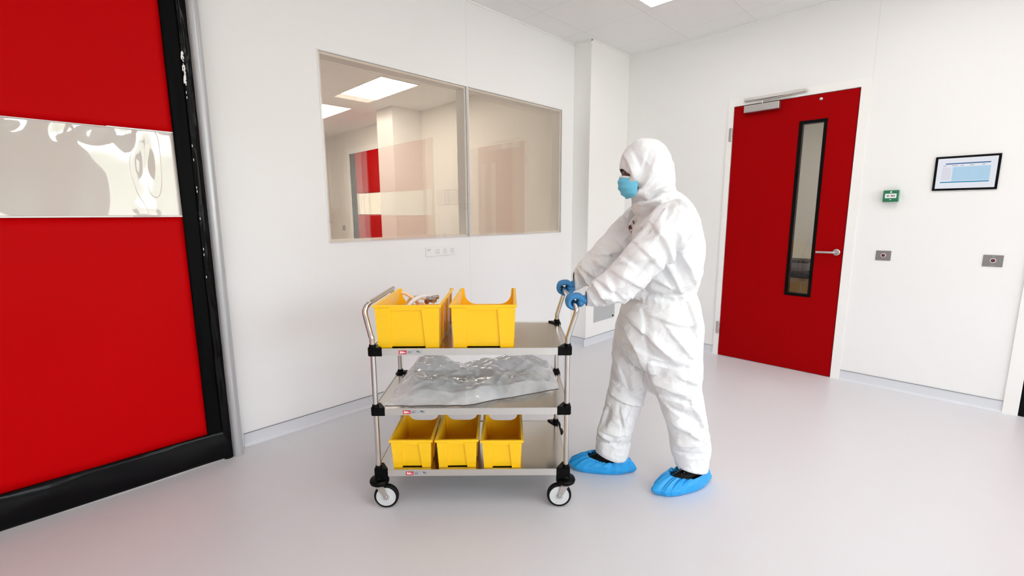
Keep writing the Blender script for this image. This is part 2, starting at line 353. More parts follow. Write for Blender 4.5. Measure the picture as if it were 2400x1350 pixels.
# ================================================================== ROLL DOORS
def roll_door(name, org, rz, w, h, bands, flip=False, pipe=True, far=False):
    """local frame: x from the guide (0) towards the door's middle (negative), y = 0 curtain plane, -y towards the viewer"""
    root = struct(empty(name, org, rz)); sg = -1
    X = lambda v: v*(1 if flip else -1)
    z1, z2 = bands
    st_ = .105 if not far else .20
    def sheet(nm, za, zb_, mt, amp, fx, fz, ph, x0=st_, x1=w, dy=0, nu=80, nv=24):
        q = MB()
        def f(u, v):
            x = x0 + (x1-x0)*u; z = za + (zb_-za)*v
            y = amp*(noise.noise(Vector((x*fx+ph, z*fz, ph)))+.5*noise.noise(Vector((x*fx*2.3, z*fz*2.1+ph, 3))))
            y *= min(1, (x-x0+.0)/.12+.1)
            if nm == 'clear_window':
                for cx_, cz_, w1, w2_, hh in ((.13, .62, .03, .30, .006), (.20, .95, .035, .18, .005), (.32, 1.0, .05, .14, .006), (.42, .9, .02, .10, .004), (.16, .05, .05, .12, -.004), (.60, .97, .03, .08, .003)):
                    y += hh*math.exp(-((x-x0-cx_+.1*(v-.5)**2)/w1)**2-((v-cz_)/w2_)**2)
            return (X(x), y+dy, z)
        q.grid(f, nu, nv)
        o = q.build(nm, mt, root, smooth=True, angle=180)
        md = o.modifiers.new('thickness', 'SOLIDIFY'); md.thickness = .003; md.offset = 0
        return o
    sheet('upper_curtain', z2, h, 'red_curtain', .012, .9, 1.1, 1.3)
    sheet('clear_window', z1, z2, 'clear_pvc', .0045, 2.1, 1.9, 4.2, nu=120, nv=60)
    for zz in (z1, z2):
        q = MB(); q.grid(lambda u, v: (X(st_+(w-st_)*u), -.004, zz-.003+.006*v), 40, 1); wo = q.build('weld_seam', 'white_plastic', root); md = wo.modifiers.new('thickness', 'SOLIDIFY'); md.thickness = .002
    sheet('lower_curtain', .165, z1, 'red_curtain', .012, .9, 1.3, 7.1)
    q = MB(); q.grid(lambda u, v: (X(.03 + (st_+.002-.03)*u), -.004+.004*noise.noise(Vector((u*2, v*9, 2))), .05+v*(h-.05)), 8, 120)
    o = q.build('edge_strip', 'black_strip', root, smooth=True, angle=180); md = o.modifiers.new('thickness', 'SOLIDIFY'); md.thickness = .004
    q = MB()
    q.grid(lambda u, v: (X(-.004+.045*u), -.012-.008*math.sin(u*math.pi)-.006*noise.noise(Vector((u*3, v*22, 5))), .0+v*h), 8, 200)
    o = q.build('side_seal', 'black_gloss', root, smooth=True, angle=180); md = o.modifiers.new('thickness', 'SOLIDIFY'); md.thickness = .006
    q = MB()
    def f(u, v):
        a = v*math.pi*1.1-.15
        x = w*u
        dz = .085*(1-math.cos(v*math.pi)); y = -.018*math.sin(v*math.pi)-.005*noise.noise(Vector((x*3+v*2, v*4-x*2, 9)))
        return (X(x+.008), y-.006, .004+dz)
    q.grid(f, 140, 14); o = q.build('bottom_bar', 'black_gloss', root, smooth=True, angle=180); md = o.modifiers.new('thickness', 'SOLIDIFY'); md.thickness = .008; md.offset = -1
    if pipe:
        q = MB(); q.cyl((X(-.0335), -.005, .0), (X(-.0335), -.005, h+.38), .0265, 28)
        q.build('guide_post', 'grey_tube', root, smooth=True)
    q = MB(); q.box((X(-.01), .005, h), (X(w), .05, h+.06)); q.build('header', 'black', root)
    return root
# the big one: guide at x .633 on the curtain plane y 2.915
P = at(541, 1040, 1, 2.915); 
d1 = roll_door('door_1', (P.x, 2.915, 0), 0, P.x+1.9, RZ, (at(422, 507, 1, 2.915).z, at(402, 311, 1, 2.915).z))
# small white marks set on the side seal
q = MB()
for i in range(46):
    a = random.random(); z = 2.03+.15*a; x = .035+.010*(random.random()-.5)
    q.box((-x-.0022, -.0245-.0015*random.random(), z), (-x+.0022*random.random(), -.0215, z+.006+.012*random.random()))
for z in (1.99, 1.965, 1.73, 1.66, 1.52, 1.5, 1.36, 1.2, 1.17, 1.05): q.box((-.036, -.0245, z), (-.0335, -.0215, z+.012))
q.build('white_marks', 'white_plastic', d1)
roll_door('door_3', (X0+.012, -.352, 0), -math.pi/2, 2.19, 2.62, (1.38, 1.80), flip=True, pipe=False)
roll_door('door_4', (XF-.02, 8.97, 0), -math.pi/2, 1.97, 2.58, (1.40, 1.80), flip=True, pipe=False, far=True)
# frames of the two far roll doors
q = MB(); q.box((X0-.012, -.35, 0), (X0-.0005, -.275, 2.70)); q.box((X0-.012, -2.68, 0), (X0-.0005, -2.55, 2.70)); q.box((X0-.012, -2.55, 2.62), (X0-.0005, -.35, 2.70)); struct(q.build('trim_3', 'trim'))
q = MB(); q.box((XF-.03, 8.97, 0), (XF-.0005, 9.09, 2.68)); q.box((XF-.03, 7.0, 2.58), (XF-.0005, 8.97, 2.68)); struct(q.build('trim_4', 'trim'))

# ================================================================== RED HINGED DOOR (on the right wall)
o = struct(empty('door_2', (X0, D2[0], 0))); dw = D2[1]-D2[0]
DZ = Vector((X0, D2[0], 0))
def on(name, mt, parts, parent=o, bev=0, smooth=False):     # boxes in door coordinates (x out of the wall negative)
    q = MB()
    for a, b in parts: q.box(a, b, bev=bev)
    return q.build(name, mt, parent, smooth=smooth)
vy0, vy1, vz0, vz1 = .935-D2[0], 1.136-D2[0], .668, 2.143
g_ = .004
bmh = MB()
for a, b in (((g_, g_), (vy0, 2.3441-g_)), ((vy1, g_), (dw-g_, 2.3441-g_)), ((vy0, g_), (vy1, vz0)), ((vy0, vz1), (vy1, 2.3441-g_))):
    bmh.box((-.004, a[0], a[1]), (.046, b[0], b[1]))
bmesh.ops.remove_doubles(bmh.bm, verts=bmh.bm.verts, dist=1e-5)
leaf = bmh.build('door_leaf', 'red_door', o)
fr = MB()
fr.box((-.010, -.065, 0), (.0, -.001, 2.405)); fr.box((-.010, dw+.001, 0), (.0, dw+.048, 2.405)); fr.box((-.010, -.001, 2.3451), (.0, dw+.001, 2.405))
fr.build('door_frame', 'trim', o)
t = .024
gk = on('window_gasket', 'black', [((-.009, vy0, vz0), (.05, vy0+t, vz1)), ((-.009, vy1-t, vz0), (.05, vy1, vz1)), ((-.009, vy0+t, vz0), (.05, vy1-t, vz0+t)), ((-.009, vy0+t, vz1-t), (.05, vy1-t, vz1))], leaf)
on('vision_pane', 'door_glass', [((-.002, vy0+t, vz0+t), (.004, vy1-t, vz1-t))], leaf)
q = MB(); hy, hz = .783-D2[0], 1.063
q.lathe([(.026, -.004), (.026, -.010), (.022, -.013)], (0, hy, hz), 'X', 28)
q.tube([(-.010, hy, hz), (-.045, hy, hz), (-.054, hy+.006, hz), (-.056, hy+.018, hz), (-.056, hy+.135, hz-.002)], .0098, 14)
q.build('door_handle', 'satin', o, smooth=True)
q = MB(); q.lathe([(.012, -.004), (.012, -.009), (.007, -.012)], (0, .996-D2[0], 2.300), 'X', 20); q.build('door_viewer', 'satin', o, smooth=True)
for zz in (2.04, .218):
    q = MB(); q.cyl((-.018, dw+.006, zz), (-.018, dw+.006, zz+.118), .0085, 14); q.box((-.0125, dw+.008, zz), (-.0102, dw+.030, zz+.118)); q.build('hinge', 'satin', o, smooth=True)
cl = on('door_closer', 'satin', [((-.052, 1.290-D2[0], 2.268), (-.0045, 1.575-D2[0], 2.330))], o, bev=.005)
on('closer_rail', 'steel_rail', [((-.036, 1.10-D2[0], 2.372), (-.0105, 1.585-D2[0], 2.394))], cl, bev=.003)
q = MB(); q.tube([(-.040, 1.43-D2[0], 2.332), (-.040, 1.43-D2[0], 2.352)], .009, 14); q.tube([(-.040, 1.43-D2[0], 2.351), (-.040, 1.20-D2[0], 2.366)], .006, 10)
q.build('closer_arm', 'satin', cl, smooth=True)

# ================================================================== THINGS ON THE WALLS
def wallthing(name, y, z, label, cat, group=None):          # origin on the right wall, x negative = into the room
    return tag(empty(name, (X0, y, z)), label, cat, group)
# touch screen
o = wallthing('wall_screen', .084, 1.656, 'black framed touch screen set in the white wall, showing a blue table', 'screen')
w2, h2 = .164, .118
q = MB()
for a, b in (((-.010, -w2, -h2), (-.0005, -w2+.014, h2)), ((-.010, w2-.014, -h2), (-.0005, w2, h2)), ((-.010, -w2+.014, -h2), (-.0005, w2-.014, -h2+.014)), ((-.010, -w2+.014, h2-.014), (-.0005, w2-.014, h2))): q.box(a, b)
q.build('bezel', 'black', o)
disp = box('display', (-.007, -w2+.014, -h2+.014), (-.0005, w2-.014, h2-.014), emat('lit display', (.84, .86, .93), .47), o)
def scr(nm, y0, z0, y1, z1, col, s=.46):     # y0 = left as seen, in -1..1
    YY = lambda v: -v*(w2-.014); ZZ = lambda v: v*(h2-.014)
    a = emat('lit '+nm, col, s); q = MB(); q.box((-.0076, YY(y1), ZZ(z0)), (-.0071, YY(y0), ZZ(z1))); return q.build(nm, a, disp)
scr('title_bar', -.72, .60, .78, .67, (.05, .13, .33)); scr('data_table', -.46, -.52, .80, .42, (.50, .72, .90)); scr('status_bar', -.84, -.62, .80, -.55, (.03, .25, .45))
scr('menu_column', -.82, -.45, -.50, .40, (.78, .78, .86), .46)
q = MB()
for z in (-.38, -.24, -.1, .04, .18, .32): q.box((-.0079, -.78*(w2-.014), z*(h2-.014)), (-.0077, .44*(w2-.014), z*(h2-.014)+.0008))
for y in (-.38, .1, .48): q.box((-.0079, -y*(w2-.014)-.0006, -.5*(h2-.014)), (-.0077, -y*(w2-.014), .4*(h2-.014)))
q.build('table_lines', emat('lit table lines', (.35, .55, .75), .42), disp)
mt_ = emat('lit menu text', (.25, .3, .4), .4)
boxes('menu_text', mt_, disp, [((-.0079, -(y+l)*(w2-.014), .49*(h2-.014)), (-.0077, -y*(w2-.014), .52*(h2-.014))) for y, l in ((-.8, .12), (-.5, .2), (-.2, .1), (.1, .14), (.5, .12))])

# green call point
o = wallthing('call_point', .4735, 1.508, 'small green emergency door release box on the white wall', 'call point')
box('housing', (-.045, -.046, -.043), (-.0005, .046, .043), 'green', o, bev=.004)
box('front_plate', (-.0475, -.034, -.016), (-.0448, .034, .017), 'white_plastic', o, bev=.002)
q = MB()
for y0, y1 in ((.022, .014), (.012, .008), (-.002, -.012), (-.014, -.018), (-.020, -.025)): q.box((-.0485, y1, -.004), (-.0474, y0, .005))
q.build('printed_legend', 'dark_print', o)
q = MB(); q.cyl((-.0452, 0, .033), (-.0472, 0, .033), .004, 12); q.build('indicator_lamp', 'white_plastic', o)
boxes('indicator_mark', 'white_plastic', o, [((-.0465, -.006, .024), (-.0448, .006, .029)), ((-.0465, -.004, -.030), (-.0448, .004, -.024))])
# push button plates
plate_m = mat('dull steel plate', (.27, .25, .25), .45, .6, noise_s=30)
for y, z, lab, big in ((.4785, 1.054, 'square steel push button plate with red ring, beside the red door, below the green box', 0), (-.1155, 1.0525, 'square steel push button plate with red ring below the touch screen', 1)):
    o = wallthing('push_button_plate', y, z, lab, 'push button', 'steel push button plates')
    hs = .0465 if not big else .049
    pl = box('plate', (-.004, -hs, -hs*.82), (-.0005, hs, hs*.82), plate_m, o, bev=.0012)
    q = MB(); q.lathe([(.0165, -.004), (.0165, -.0065), (.013, -.0075)], (0, 0, .002), 'X', 28); q.build('button_ring', 'wheel_grey', o, smooth=True)
    q = MB(); q.lathe([(.0115, -.0073), (.0115, -.0085), (.008, -.0092)], (0, 0, .002), 'X', 24); q.build('button', 'maroon', o, smooth=True)
    if big:
        boxes('engraving', 'grey_print', pl, [((-.0046, -.010, .028), (-.0041, .008, .034)), ((-.0046, -.012, -.036), (-.0041, .012, -.030))])
        q = MB(); q.cyl((-.0041, -.036, -.002), (-.005, -.036, -.002), .004, 12); q.build('screw', 'grey_print', pl)
# sockets
o = tag(empty('socket_strip', (2.195, Y0, 1.096)), 'white strip of three power sockets on the wall below the interior window', 'socket')
box('back_plate', (-.143, -.010, -.034), (.143, -.0005, .034), 'white_plastic', o, bev=.002)
q = MB(); q.box((-.13, -.0108, .016), (-.10, -.0101, .020)); q.box((-.13, -.0108, .008), (-.112, -.0101, .011)); q.build('printed_note', 'grey_print', o)
for x in (-.036, .036, .108):
    q = MB(); q.lathe([(.0225, -.0105), (.0225, -.013), (.0195, -.0132), (.0175, -.0112)], (x, 0, 0), 'Y', 28); s_ = q.build('socket', 'white_plastic', o, smooth=True)
    q = MB()
    for k in range(8):
        a = math.pi*(.15+.7*k/7)
        for sg in (1, -1): q.box((x+.0155*math.cos(a*sg)-.0016, -.0122, .0155*math.sin(a*sg)-.0012), (x+.0155*math.cos(a*sg)+.0016, -.0114, .0155*math.sin(a*sg)+.0012))
    q.box((x-.0065, -.0125, -.002), (x-.003, -.0113, .002)); q.box((x+.003, -.0125, -.002), (x+.0065, -.0113, .002))
    q.build('pin_holes', 'grey_print', s_)
# ventilation grille on the column
o = tag(empty('vent_grille', (4.228, YC, .375)), 'grey slotted ventilation grille low on the white corner column', 'vent')
q = MB(); q.box((-.2, -.006, -.142), (.2, -.0005, .142)); pl = q.build('grille_plate', mat('grey perforated steel', (.56, .57, .58), .4, .3), o)
q = MB()
for i in range(26):
    x = -.188+.0150*i; q.box((x, -.0068, -.134), (x+.0035, -.0061, .134))
q.build('slots', mat('slot shade', (.46, .47, .48), .6), o)
box('latch', (.155, -.012, -.128), (.172, -.0069, -.108), 'black', o)
# small box on the far wall
tag(box('wall_switch', (XF-.03, 9.40, 1.07), (XF-.0005, 9.46, 1.17), 'grey_print'), 'tiny grey switch on the far room wall, seen through the interior window', 'switch')

# ceiling lights
labs = ['square white ceiling light panel cut off by the top of the photo']
for i, (a, b, c, d) in enumerate(LP+LF+LS):
    o = empty('ceiling_light', ((a+b)/2, (c+d)/2, ZC)); hx, hy_ = (b-a)/2, (d-c)/2
    if i == 0: lab = 'white ceiling light panel above the corner column, in front of the glass'
    elif i == 6: lab = 'larger bright ceiling light panel behind the interior window glass'
    elif i == 7: lab = 'further bright ceiling light panel cut by the left edge of the interior window'
    elif i < 6: lab = 'unseen white ceiling light panel added to light the front room'
    elif i < 10: lab = 'unseen white ceiling light panel added to light the room behind the glass'
    else: lab = 'white ceiling light panel in the room behind the red hinged door'
    tag(o, lab, 'ceiling light', 'ceiling light panels')
    q = MB()
    for p, r in (((-hx, -hy_, -.006), (-hx+.014, hy_, -.0005)), ((hx-.014, -hy_, -.006), (hx, hy_, -.0005)), ((-hx+.014, -hy_, -.006), (hx-.014, -hy_+.014, -.0005)), ((-hx+.014, hy_-.014, -.006), (hx-.014, hy_, -.0005))): q.box(p, r)
    q.build('frame', 'trim', o)
    box('diffuser', (-hx+.014, -hy_+.014, -.0045), (hx-.014, hy_-.014, -.0008), 'panel_far' if i >= 6 else 'panel', o)

# things seen through the vision panel
o = tag(empty('work_bench', (6.25, 1.25, 0)), 'black topped bench with a dark device, seen through the red door window', 'bench')
box('cabinet', (-.3, -.9, .0), (.3, .9, .66), 'wood', o); box('worktop', (-.33, -.93, .66), (.33, .93, .72), 'black', o)
o = tag(empty('bench_device', (6.2, 1.5, .72)), 'dark grey device standing on the bench behind the red door', 'device')
box('body', (-.15, -.2, .0), (.15, .2, .10), 'grey_print', o, bev=.01); box('lid', (-.15, -.2, .101), (.15, .2, .13), 'black', o, bev=.005)

# ================================================================== TROLLEY
tr = tag(empty('trolley', TO, TH), 'three tier stainless steel trolley on black wheels, pushed by the person', 'trolley')
ZS = (.7875, .503, .1990)
CHF = .045
def shelf_outline(o_=0):
    a, b, c, d = -.012-o_, TL+.012+o_, -.016-o_, TW+.016+o_; k = CHF
    return [(a+k, c), (b-k, c), (b, c+k), (b, d-k), (b-k, d), (a+k, d), (a, d-k), (a, c+k)]
for i, z in enumerate(ZS):
    q = MB()
    q.poly([(x, y, z-.006) for x, y in shelf_outline(-.004)], (0, 0, .0025))         # tray floor just below the lip
    sh = q.build('shelf', 'steel_shelf', tr)
    q = MB(); A = shelf_outline(0); B = shelf_outline(-.0035); n = len(A)
    for k in range(n):
        a, b, c, d = A[k], A[(k+1) % n], B[(k+1) % n], B[k]
        q.poly([(a[0], a[1], z-.032), (b[0], b[1], z-.032), (c[0], c[1], z-.032), (d[0], d[1], z-.032)], (0, 0, .032))
    q.build('rim', 'steel_rail', sh)
    lx = (.121, .128, .130)[i]; lw = .105
    lb = box('label_sticker', (lx, -.0172, z-.027), (lx+lw, -.0162, z-.0075), mat('silver sticker', (.45, .46, .47), .35, .3) if i == 0 else bpy.data.materials['silver sticker'], sh)
    q = MB(); q.box((lx+.001, -.0178, z-.026), (lx+.036, -.0173, z-.009)); q.build('red_patch', 'red_print', lb)
    q = MB()
    for a, b, c, d in ((.006, .012, -.022, -.012), (.014, .019, -.023, -.013), (.020, .026, -.020, -.014), (.028, .031, -.022, -.017)): q.box((lx+a, -.0183, z+c), (lx+b, -.0179, z+d))
    q.build('white_lettering', 'white_plastic', lb)
    boxes('small_print', 'dark_print', lb, [((lx+a, -.0178, z+c), (lx+b, -.0173, z+d)) for a, b, c, d in ((.042, .060, -.016, -.0145), (.042, .056, -.020, -.0185), (.082, .087, -.017, -.010), (.089, .093, -.018, -.012), (.094, .097, -.019, -.016))])
def smooth_path(pts, k=5):
    P = [Vector(p) for p in pts]; out = []
    for i in range(len(P)-1):
        a, b, c, d = P[max(i-1, 0)], P[i], P[i+1], P[min(i+2, len(P)-1)]
        for j in range(k):
            t = j/k; out.append(.5*((2*b)+(-a+c)*t+(2*a-5*b+4*c-d)*t*t+(-a+3*b-3*c+d)*t**3))
    return out+[P[-1]]
R = .0118
for sg, s0, ex in ((-1, 0, 0), (1, TL, .013)):
    f = lambda o_, t, z: (s0+sg*(o_+(ex*min(1, max(0, (z-.85)/.12)))), t, z)
    half = [f(0, 0, .12), f(0, 0, .5), f(0, 0, .80), f(.005, 0, .842), f(.018, 0, .905), f(.0255, 0, .948), f(.023, .006, .970), f(.016, .022, .984), f(.014, .05, .987)]
    other = [(p[0], TW-p[1], p[2]) for p in half][::-1]
    q = MB(); q.tube(smooth_path(half+[f(.014, TW/2, .987)]+other, 5), R, 16); q.build('handle_frame', 'steel', tr, smooth=True, angle=60)
# corner clamps
for i, z in enumerate(ZS):
    for sx_ in (0, 1):
        for sy in (0, 1):
            cx, cy = sx_*TL, sy*TW; dx = 1 if sx_ == 0 else -1; dy = 1 if sy == 0 else -1
            q = MB(); top = z+.004; h = .040 if i < 2 else .070
            pts = [(-.019, -.012), (-.012, -.0185), (.045, -.0185), (.047, -.012), (-.006+.018, .045), (-.012, .047), (-.019, .040)]
            q.poly([(cx+dx*a, cy+dy*b, top-h) for a, b in pts], (0, 0, h))
            bmesh.ops.bevel(q.bm, geom=q.bm.edges[:], offset=.0022, segments=2, affect='EDGES')
            c_ = q.build('corner_clamp', 'black', tr, smooth=True)
            q = MB(); q.cyl((cx, cy, top-.001), (cx, cy, top+.012), .0165, 20, .0145); q.build('sleeve', 'black', c_, smooth=True)
# bumpers, casters
for sx_ in (0, 1):
    for sy in (0, 1):
        cx, cy = sx_*TL, sy*TW
        q = MB(); q.lathe([(.018, .120), (.036, .122), (.044, .128), (.046, .138), (.042, .147), (.022, .152), (.016, .165)], (cx, cy, 0), 'Z', 32); q.build('bumper', 'black', tr, smooth=True)
        a = (.0 if sx_ == 0 else math.pi) + random.uniform(-.1, .1) + (.5 if sy else 0)
        rr = .0585; off = .030
        ca = Matrix.Translation((cx, cy, 0)) @ Matrix.Rotation(a, 4, 'Z')
        q = MB()
        for s in (-1, 1):
            v0 = len(q.bm.verts)
            q.poly([(-.014, s*.0165, .112), (.022, s*.0165, .112), (off+.011, s*.0165, rr), (off+.006, s*.0165, rr-.011), (off-.006, s*.0165, rr-.011), (off-.011, s*.0165, rr+.002)], (0, s*.0022, 0))
        q.box((-.016, -.0187, .108), (.024, .0187, .1135)); q.cyl((0, 0, .1136), (0, 0, .121), .016, 20)
        q.cyl((off, -.0225, rr), (off, .0225, rr), .0055, 14)
        bmesh.ops.transform(q.bm, matrix=ca, verts=q.bm.verts[:]); cs = q.build('caster', 'steel', tr, smooth=True)
        q = MB(); q.lathe([(.018, -.0125), (.018, -.0145), (.030, -.0115), (.0465, -.0125), (.0465, .0125), (.030, .0115), (.018, .0145), (.018, .0125)], (off, 0, rr), 'Y', 40)
        bmesh.ops.transform(q.bm, matrix=ca, verts=q.bm.verts[:]); q.build('wheel', 'wheel_grey', cs, smooth=True)
        q = MB(); n = 48; prof = [(.0467, -.0125), (.054, -.0125), (.0575, -.009), (rr, 0), (.0575, .009), (.054, .0125), (.0467, .0125)]
        rings = [[q.bm.verts.new((off+r*math.cos(2*math.pi*k/n), h, rr+r*math.sin(2*math.pi*k/n))) for k in range(n)] for r, h in prof]
        for A, B in zip(rings, rings[1:]+rings[:1]):
            for k in range(n): q.bm.faces.new((A[k], A[(k+1) % n], B[(k+1) % n], B[k]))
        bmesh.ops.transform(q.bm, matrix=ca, verts=q.bm.verts[:]); q.build('tyre', 'black_rubber', cs, smooth=True)
q = MB(); q.tube(smooth_path([(TL+.010, TW, .205), (TL+.024, TW-.004, .185), (TL+.026, TW-.006, .15), (TL+.040, TW-.004, .12)], 6), .004, 8); q.build('strap', 'black', tr, smooth=True)
# ------------------------------------------------------------------ bins
def bin_mesh(W, D, H, scoop, tw=.003):
    """open picking bin; x width, y depth (y=0 near), scoop cut in the far wall; walls slope in towards the base"""
    fl = .009; ins = .015
    q = MB()
    def wallp(p0, p1, p2, p3, nrm): q.poly([p0, p1, p2, p3], Vector(nrm)*tw)
    b0, b1 = ins, W-ins; t0, t1 = fl, W-fl; e0, e1 = ins*.8, D-ins*.8
    # near wall, side walls, floor
    q.poly([(b0, e0, .004), (b1, e0, .004), (t1, 0, H), (t0, 0, H)], (0, tw, 0))
    q.poly([(b0, e0, .004), (t0, 0, H), (t0, D, H), (b0, e1, .004)], (tw, 0, 0))
    q.poly([(b1, e0, .004), (t1, 0, H), (t1, D, H), (b1, e1, .004)], (-tw, 0, 0))
    q.poly([(b0, e0, .004), (b1, e0, .004), (b1, e1, .004), (b0, e1, .004)], (0, 0, tw))
    # far wall with scooped top
    pts = [(b0, e1, .004), (b1, e1, .004), (t1, D, H), (t1-.012, D, H)]; r_ = .05 if W > .25 else .035
    for k in range(9):
        a = math.pi/2*k/8; pts.append((t1-.014-r_*(1-math.cos(a))*1.3, D, H-.012-(scoop-.012)*math.sin(a)**.8))
    for k in range(9):
        a = math.pi/2*(8-k)/8; pts.append((t0+.014+r_*(1-math.cos(a))*1.3, D, H-.012-(scoop-.012)*math.sin(a)**.8))
    pts += [(t0+.012, D, H), (t0, D, H)]
    q.poly(pts, (0, -tw, 0))
    body = q
    # flange round the top
    rim = MB()
    rim.box((t0-fl, -fl*.7, H-.011), (t1+fl, 0, H)); rim.box((t0-fl, 0, H-.008), (t0, D, H)); rim.box((t1, 0, H-.008), (t1+fl, D, H))
    # ribs: two tapered pads on the near wall, foot rail
    ribs = MB(); pw = W*.20; 
    for x0, x1 in ((b0, b0+pw), (b1-pw, b1)):
        k = .012 if x0 < W/2 else -.012
        xa, xb = x0, x1
        if x0 < W/2: poly = [(xa, e0-.006, .0), (xb, e0-.006, .0), (xb+.004, -.006, H-.012), (t0, -.006, H-.012)]
        else: poly = [(xa, e0-.006, .0), (xb, e0-.006, .0), (t1, -.006, H-.012), (xa-.012, -.006, H-.012)]
        ribs.poly(poly, (0, .007, 0))
        ribs.box((xa, e0-.009, 0), (xb, e0+.002, .006))
    ribs.box((b0+pw-.002, -.004, H-.022), (b1-pw-.006, .001, H-.011))
    ribs.box((b0, e0, 0), (b0+.012, e1, .004)); ribs.box((b1-.012, e0, 0), (b1, e1, .004))
    # side ribs
    for y in (D*.25, D*.55, D*.85):
        ribs.poly([(b1-.001, y, .01), (b1+.005, y, .01), (t1+.005, y, H-.01), (t1-.001, y, H-.01)], (0, .003, 0))
    return body, rim, ribs
def make_bin(W, D, H, scoop, s0, t0, z, label, group, rot=0):
    org = TO + TA*s0 + TB*t0 + Vector((0, 0, z)); root = tag(empty('storage_bin', org, TH+rot), label, 'bin', group)
    b, r, g = bin_mesh(W, D, H, scoop)
    b.build('bin_body', 'yellow', root); r.build('bin_rim', 'yellow', root); g.build('bin_ribs', 'yellow', root)
    return root
ZF = [z-.0030 for z in ZS]
bins_top = [make_bin(.306, .475, .198, .088, .009, .004, ZF[0], 'large yellow storage bin at the left end of the top shelf, holding hoses', 'large yellow bins on the top shelf'),
            make_bin(.302, .475, .198, .088, .352, .002, ZF[0], 'large yellow storage bin on the top shelf nearer the person, looking empty', 'large yellow bins on the top shelf')]
G = 'small yellow bins on the bottom shelf'
make_bin(.205, .33, .142, .055, .053, .006, ZF[2], 'small yellow bin on the bottom shelf, leftmost of three', G, .0)
make_bin(.205, .33, .142, .055, .268, .004, ZF[2], 'small yellow bin on the bottom shelf, middle of three', G, .02)
make_bin(.202, .33, .142, .055, .482, -.002, ZF[2], 'small yellow bin on the bottom shelf, rightmost of three, nearest the person', G, .0)

# hoses in the first bin
o = tag(empty('hose_bundle', TO + TA*.165 + TB*.24 + Vector((0, 0, ZF[0]+.008)), TH), 'bundle of pale amber hoses with metal fittings in the left yellow bin', 'hose')
def hose(pts, r, mt, nm='hose'):
    q = MB(); q.tube(smooth_path(pts, 8), r, 12); return q.build(nm, mt, o, smooth=True)
hose([(-.10, -.03, .02), (-.05, .05, .03), (.03, .02, .09), (-.01, -.02, .17), (-.05, -.03, .205), (-.075, -.035, .212)], .008, 'hose')
hose([(-.085, -.02, .01), (-.10, .08, .05), (-.06, .05, .15), (-.01, 0, .185), (.05, -.03, .18), (.09, -.06, .17)], .009, mat('clear hose', (.86, .78, .66), .25))
hose([(-.08, -.10, .06), (-.03, -.05, .16), (.03, -.02, .19), (.08, -.02, .175)], .010, M['cloth_white'])
hose([(.10, .0, .02), (.05, .08, .08), (0, .09, .13), (-.06, .10, .10)], .011, 'hose')
q = MB(); q.cyl((.055, -.05, .185), (.078, -.06, .182), .014, 18); q.cyl((.078, -.06, .182), (.10, -.07, .180), .010, 18); q.cyl((.07, -.01, .182), (.105, -.012, .188), .011, 18); q.build('hose_fitting', 'satin', o, smooth=True)
q = MB(); q.cyl((.060, -.072, .176), (.056, -.080, .174), .012, 16); q.build('end_cap', mat('brown cap', (.25, .08, .03), .4), o, smooth=True)

# ------------------------------------------------------------------ plastic bag on the middle shelf
def _bag_mat():
    N = M['bag'].node_tree; m2 = [n for n in N.nodes if n.type == 'MIX_SHADER' and abs(n.inputs[0].default_value-.62) < 1e-3][0]
    c = N.nodes.new('ShaderNodeTexCoord'); n = N.nodes.new('ShaderNodeTexNoise'); n.inputs['Scale'].default_value = 7; n.inputs['Detail'].default_value = 3; n.inputs['Distortion'].default_value = .2
    r = N.nodes.new('ShaderNodeMapRange'); r.inputs[1].default_value = .36; r.inputs[2].default_value = .64; r.inputs[3].default_value = .42; r.inputs[4].default_value = .68
    N.links.new(c.outputs['Object'], n.inputs['Vector']); N.links.new(n.outputs[0], r.inputs[0]); N.links.new(r.outputs[0], m2.inputs[0])
_bag_mat()
def bag():
    q = MB(); z0 = ZF[1]+.001
    def env(u, v):
        s = .035+.835*u
        # front edge recedes towards the right
        tf = .012 if u < .45 else .012+ (u-.45)/.55*.20
        tf += .012*noise.noise(Vector((u*9, 3, 1)))+.010
        tb = .46
        t = tf+(tb-tf)*v
        left = min(1, u/.10)**.7; right = min(1, (1-u)/.05)**.6; fr = min(1, v/.16)**.8; bk = min(1, (1-v)/.04)**.5
        hump = .022+.050*math.exp(-((u-.17)/.14)**2)*v**.7+.045*math.exp(-((u-.78)/.22)**2)*v**.5+.045*v
        nn = noise.noise(Vector((s*7, t*9, 1)))*.018+noise.noise(Vector((s*3.1-t*9, t*5+s*9, 4)))*.012
        rd = -abs(noise.noise(Vector((s*11+t*14, t*6, 8))))*.022-abs(noise.noise(Vector((s*13-t*14, t*8+s*3, 2))))*.014
        h = (hump+nn+rd+.012)*left*right*fr*bk
        return s+.006*noise.noise(Vector((s*9, t*9, 6))), t, max(h, .0015), left*right*fr*bk
    def top(u, v):
        s, t, h, e = env(u, v); s += -.03*(1-v)*0; return (s, t, z0+h)
    q.grid(top, 220, 120)
    q.grid(lambda u, v: (env(u, v)[0], env(u, v)[1], z0+.0005), 20, 10)
    me_o = q.build('plastic_bag', 'bag', None, smooth=True, angle=180)
    me_o.location = TO; me_o.rotation_euler = (0, 0, TH); return me_o
tag(bag(), 'crumpled clear plastic bag spread over the middle trolley shelf', 'bag')
o = tag(empty('wrapped_tray', TO + Vector((0, 0, ZF[1]+.002)), TH), 'flat grey tray with printed white pouches inside the clear bag', 'tray')
q = MB(); q.box((.14, .13, 0), (.60, .38, .012), bev=.004); q.build('tray', mat('grey tray', (.50, .52, .55), .4), o)
